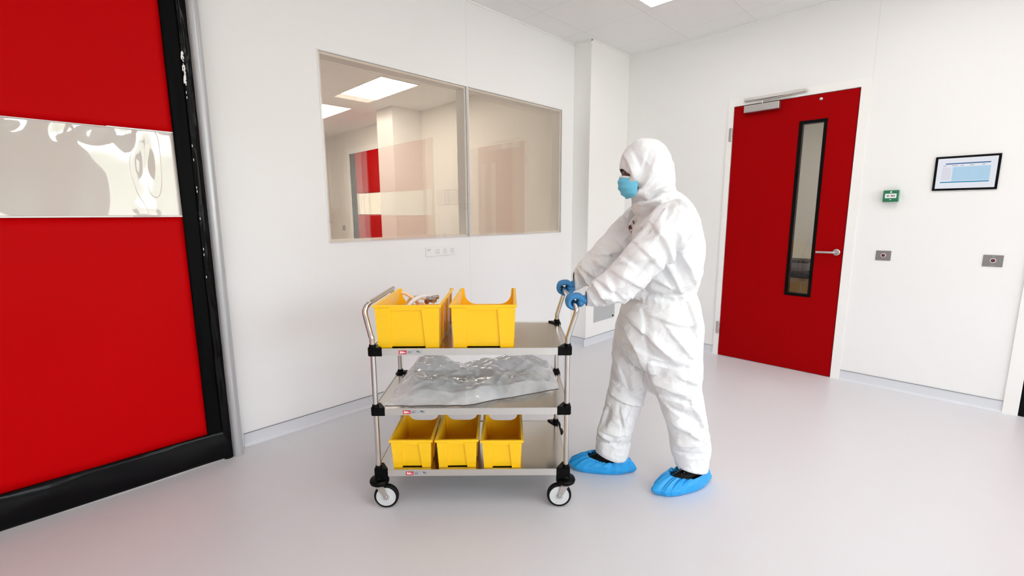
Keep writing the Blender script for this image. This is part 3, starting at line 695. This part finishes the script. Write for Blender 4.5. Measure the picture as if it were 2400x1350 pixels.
for i, (x, y, w_, h_) in enumerate(((.16, .27, .12, .10), (.30, .24, .14, .12), (.46, .25, .13, .12))):
    a = box('pouch', (x, y, .0125), (x+w_, y+h_, .030), 'cloth_white', o, bev=.005)
    q = MB()
    for j in range(3): q.box((x+.02+.028*j, y+.03, .0302), (x+.032+.028*j, y+.075, .0308))
    q.build('printed_marks', 'dark_print', a)

# ================================================================== PERSON
def crumple(p, n_, sc=1.0):
    a = noise.noise(Vector((p.x*7, p.y*7, p.z*5)))*.007
    d, _ = noise.voronoi(Vector((p.x*8+noise.noise(p*9)*.6, p.y*8, p.z*6.5+noise.noise(p*7+Vector((5, 0, 0)))*.6)))
    b = -(d[1]-d[0]); c = abs(noise.noise(Vector((p.x*19-p.z*9, p.y*18, p.z*15+p.x*8))))
    return (a + .014*min(.6, d[0])-.004 - .006*c)*sc
def sections(bm, secs, n=28, k=4):
    """closed loft: secs = [(centre, r_u, r_v)], u in the s-z plane across the path, v along t"""
    C = smooth_path([s[0] for s in secs], k); RU = smooth_path([(s[1], s[2], 0) for s in secs], k)
    rings = []
    for i, (c, r) in enumerate(zip(C, RU)):
        T = (C[min(i+1, len(C)-1)]-C[max(i-1, 0)]).normalized(); v = Vector((0, 1, 0)); v = (v-T*v.dot(T)).normalized(); u = v.cross(T)
        rings.append([bm.verts.new(c+u*(r.x*math.cos(2*math.pi*a/n))+v*(r.y*math.sin(2*math.pi*a/n))) for a in range(n)])
    for A, B in zip(rings, rings[1:]):
        for a in range(n): bm.faces.new((A[a], A[(a+1) % n], B[(a+1) % n], B[a]))
    for ring, e_, dr in ((rings[0], C[0], -1), (rings[-1], C[-1], 1)):
        c = bm.verts.new(e_)
        for a in range(n): bm.faces.new((ring[a], ring[(a+1) % n], c))
def ellipsoid(bm, c, r, rot=0):
    bmesh.ops.create_uvsphere(bm, u_segments=32, v_segments=20, radius=1, matrix=Matrix.Translation(c) @ Matrix.Rotation(rot, 4, 'Y') @ Matrix.Diagonal((*r, 1)))
def remesh(bm, voxel, smooth_it=4, factor=.6):
    bmesh.ops.recalc_face_normals(bm, faces=bm.faces)
    me = bpy.data.meshes.new('tmp'); bm.to_mesh(me); bm.free(); ob = bpy.data.objects.new('tmp', me); COL.objects.link(ob)
    r = ob.modifiers.new('r', 'REMESH'); r.mode = 'VOXEL'; r.voxel_size = voxel; r.adaptivity = 0
    if smooth_it:
        s = ob.modifiers.new('s', 'SMOOTH'); s.iterations = smooth_it; s.factor = factor
    dg = bpy.context.evaluated_depsgraph_get(); out = bpy.data.meshes.new_from_object(ob.evaluated_get(dg)); bpy.data.objects.remove(ob, do_unlink=True); bpy.data.meshes.remove(me)
    return out
V = Vector
MID = .22
def legs(bm, g=0):
    # near (rear) leg and far (front) leg; g shrinks to the body
    near = [((1.42, .14, .93), .110, .110), ((1.42, .135, .78), .130, .112), ((1.43, .13, .64), .125, .108), ((1.445, .135, .54), .108, .100), ((1.475, .14, .44), .100, .092), ((1.51, .145, .32), .095, .084), ((1.535, .15, .22), .098, .082), ((1.545, .15, .15), .088, .076), ((1.546, .15, .095), .077, .070)]
    far = [((1.34, .30, .93), .125, .115), ((1.30, .305, .78), .130, .112), ((1.275, .31, .66), .112, .105), ((1.255, .31, .52), .100, .095), ((1.222, .31, .38), .092, .085), ((1.190, .31, .26), .090, .080), ((1.182, .31, .19), .092, .080), ((1.178, .31, .13), .090, .080), ((1.178, .31, .075), .087, .075)]
    for L in (near, far): sections(bm, [(V(c), a-g, b-g) for c, a, b in L])
def coverall():
    bm = bmesh.new()
    tz = [(1.455, 1.31, .075, .075), (1.43, 1.345, .095, .10), (1.40, 1.362, .125, .155), (1.34, 1.375, .148, .205), (1.26, 1.382, .160, .215), (1.16, 1.385, .168, .205), (1.08, 1.372, .172, .195), (1.02, 1.362, .163, .180), (.985, 1.362, .156, .170), (.94, 1.370, .176, .188), (.87, 1.370, .190, .200), (.78, 1.370, .192, .198), (.71, 1.368, .190, .190), (.64, 1.37, .15, .16)]
    C = []
    sections(bm, [(V((s, MID, z)), a, b) for z, s, a, b in tz], 40)
    legs(bm)
    # arms
    near = [((1.385, .05, 1.385), .075, .07), ((1.335, .015, 1.335), .100, .088), ((1.255, -.005, 1.235), .094, .085), ((1.175, -.005, 1.145), .086, .080), ((1.105, .0, 1.075), .080, .074), ((1.040, .015, 1.035), .062, .060), ((1.003, .028, 1.008), .045, .046), ((.982, .034, 1.000), .035, .036), ((.957, .038, .996), .034, .035)]
    far = [((1.385, .39, 1.385), .075, .07), ((1.30, .43, 1.335), .092, .088), ((1.20, .445, 1.225), .088, .085), ((1.125, .445, 1.14), .082, .080), ((1.065, .44, 1.085), .076, .072), ((1.015, .44, 1.045), .058, .058), ((.990, .44, 1.018), .044, .046), ((.972, .44, 1.006), .035, .036), ((.955, .44, 1.002), .034, .035)]
    for L in (near, far): sections(bm, [(V(c), a, b) for c, a, b in L])
    ellipsoid(bm, (1.352, MID, .585), (.060, .10, .105), -.1)
    # hood
    ellipsoid(bm, (1.268, MID, 1.602), (.123, .098, .130), .0)
    ellipsoid(bm, (1.306, MID, 1.560), (.096, .094, .118), .0)
    sections(bm, [(V((1.30, MID, 1.60)), .10, .09), (V((1.315, MID, 1.52)), .098, .092), (V((1.318, MID, 1.465)), .100, .093), (V((1.33, MID, 1.42)), .09, .11)])
    ellipsoid(bm, (1.262, MID, 1.470), (.055, .075, .045), .0)
    ellipsoid(bm, (1.325, MID, 1.415), (.115, .150, .060), .35)
    ellipsoid(bm, (1.285, MID, 1.405), (.075, .100, .060), .5)
    me = remesh(bm, .0062, 7, .5)
    # ---- folds: hand placed creases (photo x1,y1,x2,y2, t plane, width m, depth m)
    F = []
    def fold(x1, y1, x2, y2, t, w_, h_, far_=0): F.append((st(x1, y1, t), st(x2, y2, t), w_, h_, far_))
    # sleeve near
    for a in ((1455, 600, 1490, 628, .014, -.010), (1490, 575, 1530, 620, .016, .008), (1400, 655, 1452, 690, .013, .009), (1420, 640, 1440, 700, .012, -.010), (1378, 672, 1398, 712, .010, -.012), (1388, 660, 1412, 700, .010, .010),
              (1455, 615, 1520, 600, .015, .009), (1470, 650, 1530, 590, .018, -.009), (1440, 640, 1500, 670, .014, .008), (1520, 520, 1560, 600, .020, .010), (1480, 560, 1560, 540, .018, -.008), (1400, 690, 1470, 705, .010, .008)):
        fold(*a[:4], .0, a[4], a[5])
    # torso side
    for a in ((1560, 560, 1612, 690, .013, -.014), (1550, 600, 1600, 695, .012, .010), (1575, 560, 1628, 660, .016, .012), (1545, 620, 1590, 700, .010, -.010), (1590, 590, 1632, 640, .013, -.010), (1610, 480, 1600, 560, .016, -.009),
              (1580, 470, 1632, 520, .016, .008), (1515, 640, 1518, 700, .010, -.008), (1560, 470, 1540, 520, .016, -.008), (1535, 655, 1600, 690, .011, .010), (1500, 690, 1600, 715, .010, -.012), (1470, 690, 1510, 712, .010, .010), (1520, 700, 1640, 690, .012, -.012)):
        fold(*a[:4], .03, a[4], a[5])
    # hips and legs
    for a in ((1470, 730, 1508, 712, .009, -.014), (1490, 760, 1560, 830, .014, .012), (1510, 730, 1515, 830, .012, -.008), (1540, 745, 1605, 760, .016, .009), (1600, 770, 1570, 830, .013, -.012), (1500, 820, 1560, 845, .009, -.014), (1530, 850, 1600, 858, .008, -.015),
              (1450, 820, 1490, 832, .008, -.014), (1475, 770, 1510, 860, .014, .012), (1610, 700, 1625, 780, .016, .010), (1560, 770, 1610, 830, .014, .009), (1500, 870, 1530, 930, .010, -.010), (1522, 860, 1560, 950, .012, .010), (1600, 860, 1608, 920, .010, -.010),
              (1555, 930, 1610, 940, .010, -.012), (1545, 900, 1600, 920, .016, .012), (1570, 985, 1640, 1030, .016, .014), (1600, 1020, 1650, 1010, .012, -.014), (1575, 960, 1640, 990, .013, -.010), (1585, 1050, 1660, 1040, .014, .012), (1600, 1072, 1665, 1075, .009, -.014), (1620, 950, 1655, 1010, .016, .010), (1590, 880, 1632, 900, .014, .008)):
        fold(*a[:4], .06, a[4], a[5], 1)
    for a in ((1440, 900, 1490, 930, .012, -.012), (1435, 930, 1500, 950, .012, .012), (1455, 870, 1475, 930, .012, -.010), (1400, 1010, 1430, 1040, .010, .014), (1405, 1035, 1480, 1048, .009, -.016), (1430, 960, 1410, 1010, .012, -.012), (1455, 960, 1465, 1020, .013, .010), (1480, 950, 1450, 1030, .010, -.010), (1420, 1015, 1470, 1020, .010, .012)):
        fold(*a[:4], .24, a[4], a[5], 2)
    # hood
    for a in ((1470, 360, 1492, 420, .010, .007), (1485, 350, 1500, 395, .010, -.007), (1520, 355, 1490, 440, .010, -.007), (1540, 360, 1510, 430, .012, .006), (1490, 330, 1460, 350, .010, -.006), (1530, 400, 1500, 450, .008, .006), (1560, 385, 1530, 430, .014, -.006), (1488, 470, 1520, 467, .009, -.014), (1520, 467, 1552, 450, .010, -.015), (1552, 450, 1588, 437, .010, -.015), (1490, 460, 1518, 457, .009, .010), (1518, 455, 1550, 440, .009, .010), (1540, 470, 1580, 438, .010, .008), (1480, 400, 1488, 462, .008, .006)):
        fold(*a[:4], .13, a[4], a[5], 3)
    # collar and chest
    for a in ((1500, 470, 1545, 455, .009, -.014), (1490, 490, 1500, 520, .010, -.008), (1510, 480, 1550, 470, .010, .010), (1495, 540, 1540, 480, .010, -.010), (1505, 560, 1550, 500, .012, .008)):
        fold(*a[:4], .10, a[4], a[5], 0)
    nv = len(me.vertices); co = np.empty(nv*3); me.vertices.foreach_get('co', co); co = co.reshape(-1, 3)
    no = np.empty(nv*3); me.vertices.foreach_get('normal', no); no = no.reshape(-1, 3)
    disp = np.zeros(nv)
    side = np.clip(-no[:, 1]*1.6+.25, 0, 1)
    for (s1, z1), (s2, z2), w_, h_, reg in F:
        d = np.array([s2-s1, z2-z1]); L2 = d@d; rel = co[:, [0, 2]]-np.array([s1, z1]); t = rel@d/L2; tcl = np.clip(t, 0, 1)
        dd = rel-np.outer(tcl, d); dist = np.hypot(dd[:, 0], dd[:, 1]); sgn = np.sign(rel[:, 0]*d[1]-rel[:, 1]*d[0]); 
        ww = np.where(sgn > 0, w_*.42, w_*1.9)
        m_ = np.exp(-(dist/ww)**2)*side*(1-.5*np.abs(2*tcl-1)**2)
        if reg == 1: m_ = m_*(co[:, 1] < .21)
        if reg == 2: m_ = m_*(co[:, 1] > .2)
        disp += h_*m_*1.8
    out = np.array([crumple(V(p), None) for p in co])
    # waist elastic gather, cuffs
    gather = np.sin(np.arctan2(co[:, 1]-MID, co[:, 0]-1.36)*34)*.0012*np.exp(-((co[:, 2]-.985)/.03)**2)
    calm = 1-.75*np.exp(-((co[:, 2]-1.6)/.11)**2)
    disp = disp+out*calm*1.15+gather
    co = co+no*disp[:, None]
    me.vertices.foreach_set('co', co.ravel()); me.update()
    # cut the face opening
    bm = bmesh.new(); bm.from_mesh(me)
    zz = [1.448, 1.455, 1.505, 1.555, 1.585, 1.597]; ss = [1.160, 1.170, 1.172, 1.174, 1.160, 1.140]
    kill = [v for v in bm.verts if 1.448 < v.co.z < 1.597 and v.co.x < np.interp(v.co.z, zz, ss)+.006*math.sin(v.co.z*90) and abs(v.co.y-MID) < .095]
    kill += [v for v in bm.verts if v.co.x < .966 and v.co.z > .9 and v.co.z < 1.1]
    kill += [v for v in bm.verts if v.co.z < .14 and ((v.co.x > 1.36 and v.co.z < .120-.20*(v.co.x-1.466)) or (v.co.x < 1.36 and v.co.z < .112-.30*(v.co.x-1.083)))]
    bmesh.ops.delete(bm, geom=kill, context='VERTS')
    bd = {v: [e.other_vert(v) for e in v.link_edges if e.is_boundary] for v in bm.verts if v.is_boundary}
    for it in range(14):
        new = {v: v.co*.5+sum((n.co for n in ns), V((0, 0, 0)))/len(ns)*.5 for v, ns in bd.items() if ns}
        for v, c in new.items(): v.co = c
    bm.to_mesh(me); bm.free()
    return me
def body():
    bm = bmesh.new()
    sections(bm, [(V((s, MID, z)), a, b) for z, s, a, b in ((1.46, 1.30, .05, .05), (1.40, 1.34, .055, .06), (1.35, 1.37, .08, .135), (1.26, 1.375, .105, .165), (1.1, 1.37, .105, .14), (1.0, 1.37, .105, .13), (.88, 1.375, .125, .155), (.78, 1.37, .12, .15))], 32)
    sections(bm, [(V(c), a, b) for c, a, b in (((1.39, .18, .98), .04, .04), ((1.42, .15, .90), .09, .08), ((1.425, .135, .72), .085, .078), ((1.44, .135, .55), .065, .06), ((1.49, .14, .38), .056, .052), ((1.54, .15, .2), .036, .034), ((1.555, .155, .09), .024, .024), ((1.50, .135, .045), .026, .030), ((1.42, .11, .035), .018, .030))])
    sections(bm, [(V(c), a, b) for c, a, b in (((1.36, .26, .98), .04, .04), ((1.34, .29, .90), .09, .08), ((1.30, .305, .72), .085, .078), ((1.26, .31, .54), .065, .06), ((1.21, .31, .36), .056, .052), ((1.185, .31, .2), .036, .034), ((1.185, .30, .09), .024, .024), ((1.12, .315, .045), .026, .030), ((1.03, .33, .035), .018, .030))])
    sections(bm, [(V(c), a, b) for c, a, b in (((1.36, .07, 1.36), .055, .05), ((1.29, .02, 1.26), .048, .046), ((1.19, .0, 1.15), .040, .04), ((1.10, .005, 1.07), .031, .031), ((1.01, .028, 1.003), .022, .023), ((.985, .035, .997), .018, .020), ((.965, .038, .993), .015, .020))])
    sections(bm, [(V(c), a, b) for c, a, b in (((1.36, .37, 1.36), .055, .05), ((1.26, .425, 1.28), .048, .046), ((1.14, .44, 1.155), .036, .036), ((1.07, .44, 1.088), .029, .029), ((1.02, .44, 1.036), .022, .023), ((.99, .44, 1.010), .018, .020), ((.970, .44, 1.000), .015, .020))])
    # head
    ellipsoid(bm, (1.285, MID, 1.605), (.098, .070, .098)); ellipsoid(bm, (1.235, MID, 1.555), (.078, .062, .090))
    ellipsoid(bm, (1.220, MID, 1.503), (.042, .042, .038))
    sections(bm, [(V((1.27, MID, 1.54)), .05, .048), (V((1.29, MID, 1.47)), .046, .044), (V((1.33, MID, 1.40)), .05, .05)])
    # nose, brow, cheeks, ears
    sections(bm, [(V((1.172, MID, 1.580)), .008, .008), (V((1.168, MID, 1.560)), .010, .009), (V((1.164, MID, 1.538)), .012, .013), (V((1.174, MID, 1.527)), .012, .013)])
    for s in (-1, 1):
        ellipsoid(bm, (1.178, MID+s*.030, 1.590), (.014, .024, .008)); ellipsoid(bm, (1.190, MID+s*.032, 1.535), (.022, .020, .020)); ellipsoid(bm, (1.29, MID+s*.069, 1.56), (.016, .008, .026))
    ellipsoid(bm, (1.178, MID, 1.500), (.012, .024, .009))
    return remesh(bm, .006, 3, .5)
person = link('person', body(), 'skin', None, True, 180)
person.location = TO; person.rotation_euler = (0, 0, TH)
tag(person, 'person in a white hooded coverall, blue mask and gloves pushing the steel trolley', 'person')
cov = link('coverall', coverall(), 'tyvek', person, True, 180)
md = cov.modifiers.new('thickness', 'SOLIDIFY'); md.thickness = .0015; md.offset = -1
# eyes and brows
for s in (-1, 1):
    bm = bmesh.new(); ellipsoid(bm, (1.176, MID+s*.031, 1.573), (.012, .013, .011)); me = bpy.data.meshes.new('eye'); bm.to_mesh(me); bm.free(); link('eye', me, mat('eye white', (.16, .12, .10), .2) if s < 0 else bpy.data.materials['eye white'], person, True, 180)
    bm = bmesh.new(); ellipsoid(bm, (1.1665, MID+s*.031, 1.573), (.004, .006, .006)); me = bpy.data.meshes.new('iris'); bm.to_mesh(me); bm.free(); link('iris', me, 'hair', bpy.data.objects['eye' if s < 0 else 'eye.001'], True, 180)
    q = MB(); q.tube(smooth_path([(1.163, MID+s*.010, 1.586), (1.162, MID+s*.028, 1.590), (1.176, MID+s*.048, 1.584)], 4), .0048, 8); q.build('eyebrow', 'hair', person, smooth=True)
# mask
def mask_pt(th, v, off=0):
    zs = [1.560, 1.545, 1.520, 1.495, 1.470, 1.452]; fs = [1.152, 1.1425, 1.1405, 1.146, 1.162, 1.186]; bs = [1.208, 1.214, 1.218, 1.217, 1.214, 1.210]
    z = zs[0]+(zs[-1]-zs[0])*v; xi = v*(len(zs)-1); fr_ = np.interp(xi, range(6), fs); bk = np.interp(xi, range(6), bs); z = np.interp(xi, range(6), zs)
    wt = .060+.012*math.sin(v*math.pi)
    pl = .0022*math.sin(v*26)*math.cos(th)
    z = z+(1.505-z)*.22*(1-math.cos(th))
    return (fr_+(bk-fr_)*(1-math.cos(th))-pl-off, MID+(wt+off)*math.sin(th), z)
q = MB(); q.grid(lambda u, v: mask_pt((u-.5)*2*math.radians(88), .12+.88*v), 40, 36); mk = q.build('face_mask', 'mask', person, smooth=True, angle=180); md = mk.modifiers.new('thickness', 'SOLIDIFY'); md.thickness = .0015
q = MB(); q.grid(lambda u, v: mask_pt((u-.5)*2*math.radians(88), .0+.13*v, .0006), 40, 6); o = q.build('nose_strip', 'mask_white', mk, smooth=True, angle=180); md = o.modifiers.new('thickness', 'SOLIDIFY'); md.thickness = .002
# zip flap and chest emblem, laid on the coverall by ray
from mathutils.bvhtree import BVHTree
bvh = BVHTree.FromPolygons([v.co for v in cov.data.vertices], [p.vertices for p in cov.data.polygons])
campos = TM.inverted() @ V((0, 0, CH))
def drape(x, y, off=.0025):
    d = (TM.inverted().to_3x3() @ ray(x, y)).normalized(); h = bvh.ray_cast(campos, d)
    if h[0] is None: return None
    return h[0] + (h[1] if h[1].dot(d) < 0 else -h[1])*off
def decal(name, pts, mt, parent, off=.003, ctr=(1477, 536)):
    c = V((sum(p[0] for p in pts)/len(pts), sum(p[1] for p in pts)/len(pts), 0)); bm = bmesh.new(); cc = drape(*ctr, off); nn = (cc-drape(*ctr, 0)).normalized()
    def pl(x, y):
        d = (TM.inverted().to_3x3() @ ray(x, y)); return campos+d*((cc-campos).dot(nn)/d.dot(nn))
    P = [pl(*p) for p in pts]; cc = pl(c.x, c.y)
    vs = [bm.verts.new(p) for p in P]; vc = bm.verts.new(cc)
    for i in range(len(vs)): bm.faces.new((vs[i], vs[(i+1) % len(vs)], vc))
    bmesh.ops.recalc_face_normals(bm, faces=bm.faces)
    me = bpy.data.meshes.new(name); bm.to_mesh(me); bm.free(); o = link(name, me, mt, parent); md = o.modifiers.new('thickness', 'SOLIDIFY'); md.thickness = .001; md.offset = 0; return o
em = decal('chest_emblem', [(1474, 529), (1478, 527), (1481, 534), (1486, 535), (1488, 540), (1481, 546), (1476, 546), (1471, 541), (1472, 534)], 'maroon', cov)
decal('zip_flap', [(1479, 493), (1490, 486), (1488, 500), (1480, 518), (1470, 533), (1470, 515)], mat('grey zip flap', (.66, .66, .67), .6), cov, .002, (1479, 508))
if em:
    decal('emblem_letter', [(1476, 538), (1480, 537), (1481, 541), (1477, 543)], 'white_plastic', em, .0045)
    decal('emblem_circle', [(1483, 516), (1487, 515), (1490, 522), (1488, 529), (1484, 532), (1480, 528), (1480, 520)], mat('pale grey print', (.62, .60, .60), .6), em, .003)
    decal('emblem_figure', [(1483, 516), (1486, 519), (1485, 523), (1487, 521), (1486, 526), (1483, 522)], 'maroon', em, .0045)

# ------------------------------------------------------------------ gloves gripping the bar
def hand(name, sb, zb_, tp, dirn, wrist):
    """sb, zb_ = bar centre; tp = t of the little finger, dirn = step towards the index"""
    bm = bmesh.new(); step = .0195*dirn
    for k in range(4):
        t = tp+step*k; L = (.88, .97, 1.03, .97)[k]; j = (.002, -.001, -.002, .001)[k]
        pth = [(.040, .020), (.026, .028+j), (.004, .0285+j), (-.017, .0235), (-.0262, .006), (-.0235, -.012*L), (-.012*L, -.0235*L), (.002, -.0255)]
        secs = [(V((sb+a*(L if a < 0 else 1), t+step*.06*i*0, zb_+b)), r, r*1.02) for i, ((a, b), r) in enumerate(zip(pth, (.0110, .0112, .0106, .0106, .0098, .0095, .0090, .0075)))]
        sections(bm, secs, 14, 3)
    tm = tp+step*1.5
    sections(bm, [(V((sb+.020, tm, zb_+.022)), .013, .036), (V((sb+.038, tm, zb_+.016)), .0165, .040), (V((sb+.058, tm+(wrist[1]-tm)*.4, zb_+.013)), .0175, .036), (V((wrist[0]-.002, wrist[1], wrist[2])), .021, .029), (V((wrist[0]+.020, wrist[1], wrist[2]+.003)), .026, .031)], 24, 4)
    ti = tp+step*3.3
    ellipsoid(bm, (sb+.031, tm, zb_+.001), (.0195, .037, .022), .2)
    sections(bm, [(V((sb+.056, tm+step*1.1, zb_+.002)), .013, .013), (V((sb+.040, ti, zb_-.010)), .0125, .0125), (V((sb+.022, ti+step*.35, zb_-.021)), .0112, .0112), (V((sb+.002, ti+step*.35, zb_-.0255)), .0102, .0102), (V((sb-.014, ti+step*.25, zb_-.0215)), .0080, .0080)], 14, 4)
    me = remesh(bm, .0022, 3, .5); return link(name, me, 'blue_glove', person, True, 180)
hand('glove', TL+.028, .985, .010, 1, (.968, .036, .997))
hand('glove', TL+.028, .986, TW-.010, -1, (.972, .44, 1.003))

# ------------------------------------------------------------------ feet
def foot(heel, toe, rz_l, rz_name, wd, opn, seed, tail=0, toe_pt=0):
    """overshoe pulled over a black shoe. heel, toe = (s, t) on the floor"""
    h, t_ = V((*heel, 0)), V((*toe, 0)); L = (t_-h).length; ax = (t_-h).normalized(); bx = V((-ax.y, ax.x, 0))
    def P(u, v, z): return h + ax*u + bx*v + V((0, 0, z))
    # shoe: rings along the foot
    bm = bmesh.new(); secs = []
    prof = [(.022, .028, .098), (.045, .041, .118), (.09, .045, .120), (.14, .047, .108), (.19, .047, .088), (.24, .046, .066), (.285, .036, .046), (L-.03, .020, .034)]
    rings = []
    for u, w_, hh in prof:
        ring = []
        for k in range(20):
            a = 2*math.pi*k/20; z = .012+(hh-.012)*max(0, math.sin(a)) ; y = w_*math.cos(a)*(1 if math.sin(a) < .2 else (1-.45*math.sin(a)**2)); ring.append(bm.verts.new(P(u, y, z)))
        rings.append(ring)
    for A, B in zip(rings, rings[1:]):
        for k in range(20): bm.faces.new((A[k], A[(k+1) % 20], B[(k+1) % 20], B[k]))
    bm.faces.new(rings[0]); bm.faces.new(rings[-1][::-1]); bmesh.ops.recalc_face_normals(bm, faces=bm.faces)
    me = bpy.data.meshes.new('shoe'); bm.to_mesh(me); bm.free(); sh = link('shoe', me, 'shoe', person, True, 60)
    md = sh.modifiers.new('s', 'SUBSURF'); md.levels = md.render_levels = 1
    q = MB()
    for j in range(4):
        u = .150+.014*j; z = .092-.0065*j; sg = 1 if j % 2 else -1
        q.tube([P(u, -.024, z-.008), P(u+.005*sg, -.012, z+.001), P(u, 0, z+.003), P(u+.005, .014, z)], .0016, 6)
        q.tube([P(u+.004, -.033, z-.020), P(u+.009, -.027, z-.011)], .0016, 6)
    q.build('laces', 'white_plastic', sh, smooth=True)
    # overshoe
    n, mrow = 168, 26; bm = bmesh.new(); rows = []
    u0, u1, ow, zr_b, zr_f = opn      # opening from u0 (heel) to u1 (instep), half width, rim heights
    rnd = random.Random(seed); phs = [rnd.uniform(0, 6.28) for _ in range(4)]
    for j in range(mrow+1):
        v = j/mrow; row = []
        for i in range(n):
            a = 2*math.pi*i/n; ca, sa = math.cos(a), math.sin(a)         # a=0 toe direction
            # opening ellipse
            ou = (u0+u1)/2+(u1-u0)/2*ca; ov = ow*sa; oz = zr_b+(zr_f-zr_b)*(ca+1)/2-.012*(1-abs(ca))
            # widest outline
            cx = L*.5; lu = L*.5+.004
            ex = .80; fu = cx+lu*(abs(ca)**ex)*(1 if ca > 0 else -1); wloc = wd*(1+.14*ca)
            fv = wloc*(abs(sa)**ex)*(1 if sa > 0 else -1); fz = .030
            if tail: q_ = max(0, -ca)**60; fu -= tail*q_; fz += -.004*q_
            if toe_pt: q_ = max(0, ca)**40; fu += toe_pt*q_
            if v < .72:
                w_ = v/.72; bl = math.sin(w_*math.pi/2); 
                u = ou+(fu-ou)*(.35*w_+.65*bl); vv = ov+(fv-ov)*(.35*w_+.65*bl); z = oz+(fz-oz)*(.35*w_+.65*(1-math.cos(w_*math.pi/2)))
            else:
                w_ = (v-.72)/.28; sh_ = 1-.12*w_**2; u = cx+(fu-cx)*sh_; vv = fv*sh_; z = fz*(1-w_)+.002
            fold = (math.sin(a*13+phs[0]+2.2*math.sin(a*3+phs[1]))*.8+math.sin(a*23+phs[2]+1.5*math.sin(a*2))*.5*(1-v*.5)+.5*math.sin(a*37+phs[3])*(1-v)**2)
            amp = (.0062*math.exp(-v*1.6)+.0010)*(1 if v < .9 else .2)
            r = V((u-cx, vv, 0)); r = r.normalized() if r.length > 1e-4 else r
            big = .007*noise.noise(V((u*16, vv*16+seed, v*3)))*math.sin(min(1, v*1.2)*math.pi)
            u += r.x*(fold*amp+big); vv += r.y*(fold*amp+big); z += fold*amp*.7*(1-v) if v < .72 else 0
            row.append(bm.verts.new(P(u, vv, max(z, .0015))))
        rows.append(row)
    for A, B in zip(rows, rows[1:]):
        for i in range(n): bm.faces.new((A[i], A[(i+1) % n], B[(i+1) % n], B[i]))
    bm.faces.new(rows[-1]); bmesh.ops.recalc_face_normals(bm, faces=bm.faces)
    me = bpy.data.meshes.new('shoe_cover'); bm.to_mesh(me); bm.free(); o = link('shoe_cover', me, 'blue_cover', person, True, 180)
    md = o.modifiers.new('thickness', 'SOLIDIFY'); md.thickness = .001; md.offset = -1
foot((1.640, .185), (1.348, .085), 0, '', .060, (.018, .228, .054, .088, .088), 3, tail=.034, toe_pt=.022)
foot((1.268, .285), (.952, .345), 0, '', .060, (.015, .232, .054, .082, .084), 8, tail=.036, toe_pt=0)
